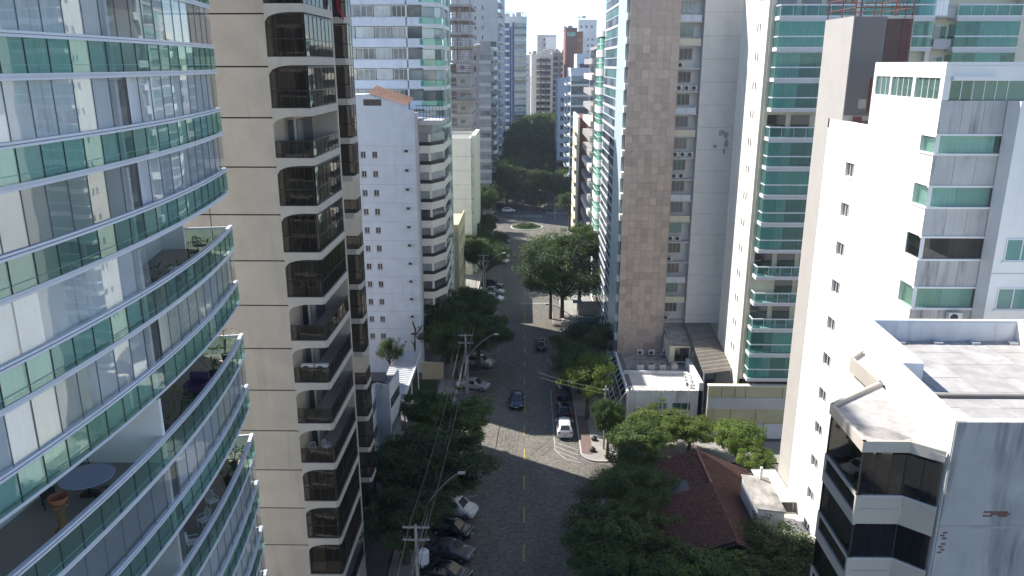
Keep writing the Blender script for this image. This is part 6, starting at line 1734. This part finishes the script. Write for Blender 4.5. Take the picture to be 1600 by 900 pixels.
car('suv', 'car_black', -6.4, 145.4, A, 'black car second behind the mid-distance white hatchback', PK)
car('hatch', 'car_white', -5.6, 165.6, A, 'nearest white car of the far left row before the junction', PK)
car('hatch', 'car_white', -5.6, 169.8, A, 'second white car of the far left row before the junction', PK)
car('sedan', 'car_grey', -5.9, 175.0, A, 'dark grey car of the far left row before the junction', PK)
car('hatch', 'car_black', -5.9, 180.0, A, 'black car of the far left row before the junction', PK)
car('sedan', 'car_black', -6.0, 185.0, A, 'farthest black car of the left row before the junction', PK)
car('hatch', 'car_white', -5.0, 226.5, 95, 'white car turning beyond the traffic island', 'cars at the junction')
car('suv', 'car_black', 7.4, 227.5, 90, 'dark car at the right of the junction beyond the traffic island', 'cars at the junction')

# ------------------------------------------------------------------ poles, lamps and wires
def pole(x, y, h, label):
    t = thing('utility_pole', label, 'utility pole', (x, y, 0), 'utility poles along the left kerb')
    MB().tube([(0, 0, -.05), (0, 0, h)], [.17, .11], 9).build('shaft', 'pole', t, loc=(x, y, 0))
    for z in (h - .25, h - 1.3):
        MB().box(-1.0, -.06, z, 1.0, .06, z + .12).build('crossarm', 'pole', t, loc=(x, y, 0))
        for q in (-.9, -.45, .45, .9): MB().lathe([(.03, 0), (.07, .05), (.04, .1), (.07, .15), (.03, .22)], 8, (q, 0)).build('insulator', 'concrete_dark', t, loc=(x, y, z + .12))
    return t
P1 = pole(-8.0, 50.0, 9.3, 'nearest concrete utility pole with crossarms at the bottom left of the street')
tf = MB(); tf.lathe([(.36, 6.0), (.40, 6.1), (.40, 7.0), (.3, 7.1)], 14, (.5, .1)); tf.build('transformer', 'zinc', P1, loc=(-8.0, 50.0, 0))
P2 = pole(-7.7, 94.8, 8.4, 'concrete utility pole beside the nearer silver sedan')
P3 = pole(-7.7, 138.5, 8.4, 'utility pole near the mid-distance white hatchback')
P4 = pole(-7.7, 182, 8.6, 'farthest utility pole before the junction')
def lamp(x, y, h, dx, dz, dy, label):
    t = thing('street_lamp', label, 'street lamp', (x, y, 0), 'street lamps')
    MB().tube([(0, 0, 0), (0, 0, h)], [.10, .07], 8).build('pole', 'pole', t, loc=(x, y, 0))
    pts = [(dx * s_, dy * s_, h - .05 + dz * math.sin(s_ * 1.5708)) for s_ in (0, .2, .4, .6, .8, 1)]
    MB().tube(pts, .045, 6).build('arm', 'wire_light', t, loc=(x, y, 0))
    MB().box(dx - (.1 if dx > 0 else .5), dy - .13, h + dz - .14, dx + (.5 if dx > 0 else .1), dy + .13, h + dz + .02).build('lamp_head', 'grey_light', t, loc=(x, y, 0))
lamp(-8.6, 56.5, 6.2, 3.0, 2.0, 3.2, 'street lamp with long curved arm above the near parked cars')
lamp(-7.4, 94.2, 5.6, 3.4, 2.0, 3.0, 'curved street lamp beside the silver sedan in mid street')
lamp(6.8, 109, 6.4, -3.2, 1.2, 1.6, 'curved street lamp reaching from the right pavement near the driving car')
lamp(-7.4, 139.5, 6.0, 3.2, 1.8, 3.0, 'curved street lamp beside the mid-distance white hatchback')
lamp(-7.4, 171, 6.0, 3.2, 1.8, 3.0, 'curved street lamp near the far left row of cars')
lamp(8.2, 214, 7.0, -4.0, 1.6, 0, 'curved street lamp at the right of the junction')
def wire(a, b_, sag, r=.015, mt='wire', label='', nm='power_line', n=14):
    a, b_ = Vector(a), Vector(b_); pts = []
    for i in range(n + 1):
        t = i / n; p = a.lerp(b_, t); p.z -= sag * 4 * t * (1 - t); pts.append(p)
    o = MB().tube(pts, r, 4, False).build(nm, mt)
    return tag(o, label, 'cable', 'overhead cables')
PX = (-8.0, -7.7, -7.7, -7.7); PYY = (50.0, 94.8, 138.5, 182.0); PH = (9.3, 8.4, 8.4, 8.6)
spans = ('from the bottom edge to the second pole', 'between the second and third pole', 'between the third and fourth pole')
offs = [(-.9, 0.1, 'outermost upper'), (-.45, .1, 'inner left upper'), (.45, .1, 'inner right upper'), (.9, .1, 'street-side upper'), (-.6, -1.0, 'left lower'), (.1, -1.1, 'middle lower'), (.7, -1.0, 'street-side lower'), (0, -2.3, 'thick bundled')]
for s_ in range(3):
    for q, (dx, dz, nm) in enumerate(offs):
        wire((PX[s_] + dx, PYY[s_], PH[s_] + dz), (PX[s_ + 1] + dx, PYY[s_ + 1], PH[s_ + 1] + dz), 1.0 + .25 * (q % 3), .018 if q < 7 else .05, 'wire_light' if q % 2 else 'wire', nm + ' overhead cable ' + spans[s_])
for q, (dx, dz, nm) in enumerate(offs):
    wire((PX[0] + dx, 50, PH[0] + dz), (PX[0] + dx, 8, PH[0] + dz), .8, .018 if q < 7 else .05, 'wire_light' if q % 2 else 'wire', nm + ' overhead cable below the nearest pole')
for q, (a, b_, nm) in enumerate((((-7.6, 50, 8.6), (9.0, 79.5, 7.6), 'upper diagonal cable crossing the street to the corner tree'), ((-7.4, 50, 7.9), (9.2, 79.2, 6.9), 'lower diagonal cable crossing the street to the corner tree'),
        ((-7.7, 94.8, 7.6), (9.0, 79.5, 7.4), 'cable crossing over the sunlit road strip from the second pole'), ((-7.7, 94.8, 7.0), (9.0, 79.5, 6.9), 'lower cable crossing over the sunlit road strip from the second pole'),
        ((9.0, 79.5, 7.5), (11.9, 98.0, 6.4), 'cable from the corner post to the stone tower'), ((9.0, 79.5, 7.2), (24.0, 70.0, 7.6), 'cable running from the corner post to the white block'))):
    wire(a, b_, .9, .014, 'wire', nm)
CPO = thing('corner_post', 'thin service post in the corner tree at the side street', 'post', (9.0, 79.5, 0))
MB().tube([(9.0, 79.5, 0), (9.0, 79.5, 7.8)], [.12, .09], 8).build('shaft', 'pole', CPO); MB().box(8.7, 79.4, 7.3, 9.3, 79.6, 7.42).build('crossarm', 'pole', CPO)
for (x, y), nm in (((7.7, 78.9), 'black rubbish bag on the corner pavement beside the kerb'), ((8.1, 81.6), 'black rubbish bag on the pavement above the other bag')):
    o = thing('rubbish_bag', nm, 'rubbish bag', (x, y, .13), 'rubbish bags on the corner pavement')
    MB().lathe([(.22, 0), (.36, .1), (.34, .3), (.15, .46), (.05, .5), (.1, .58)], 11).build('sack', 'pot_dark', o, True, loc=(x, y, .13))
# ------------------------------------------------------------------ thin air haze between the towers
hz = MB().box(-700, -150, -1.0, 700, 900, 75.0).build('haze', 'white')
hz['kind'] = 'stuff'
m = bpy.data.materials.new('haze_air'); m.use_nodes = True
n = m.node_tree; n.nodes.clear()
out = n.nodes.new('ShaderNodeOutputMaterial'); pv = n.nodes.new('ShaderNodeVolumePrincipled')
pv.inputs['Color'].default_value = (.80, .88, .98, 1); pv.inputs['Density'].default_value = .0003
pv.inputs['Anisotropy'].default_value = .2
n.links.new(pv.outputs[0], out.inputs['Volume'])
hz.data.materials.clear(); hz.data.materials.append(m)
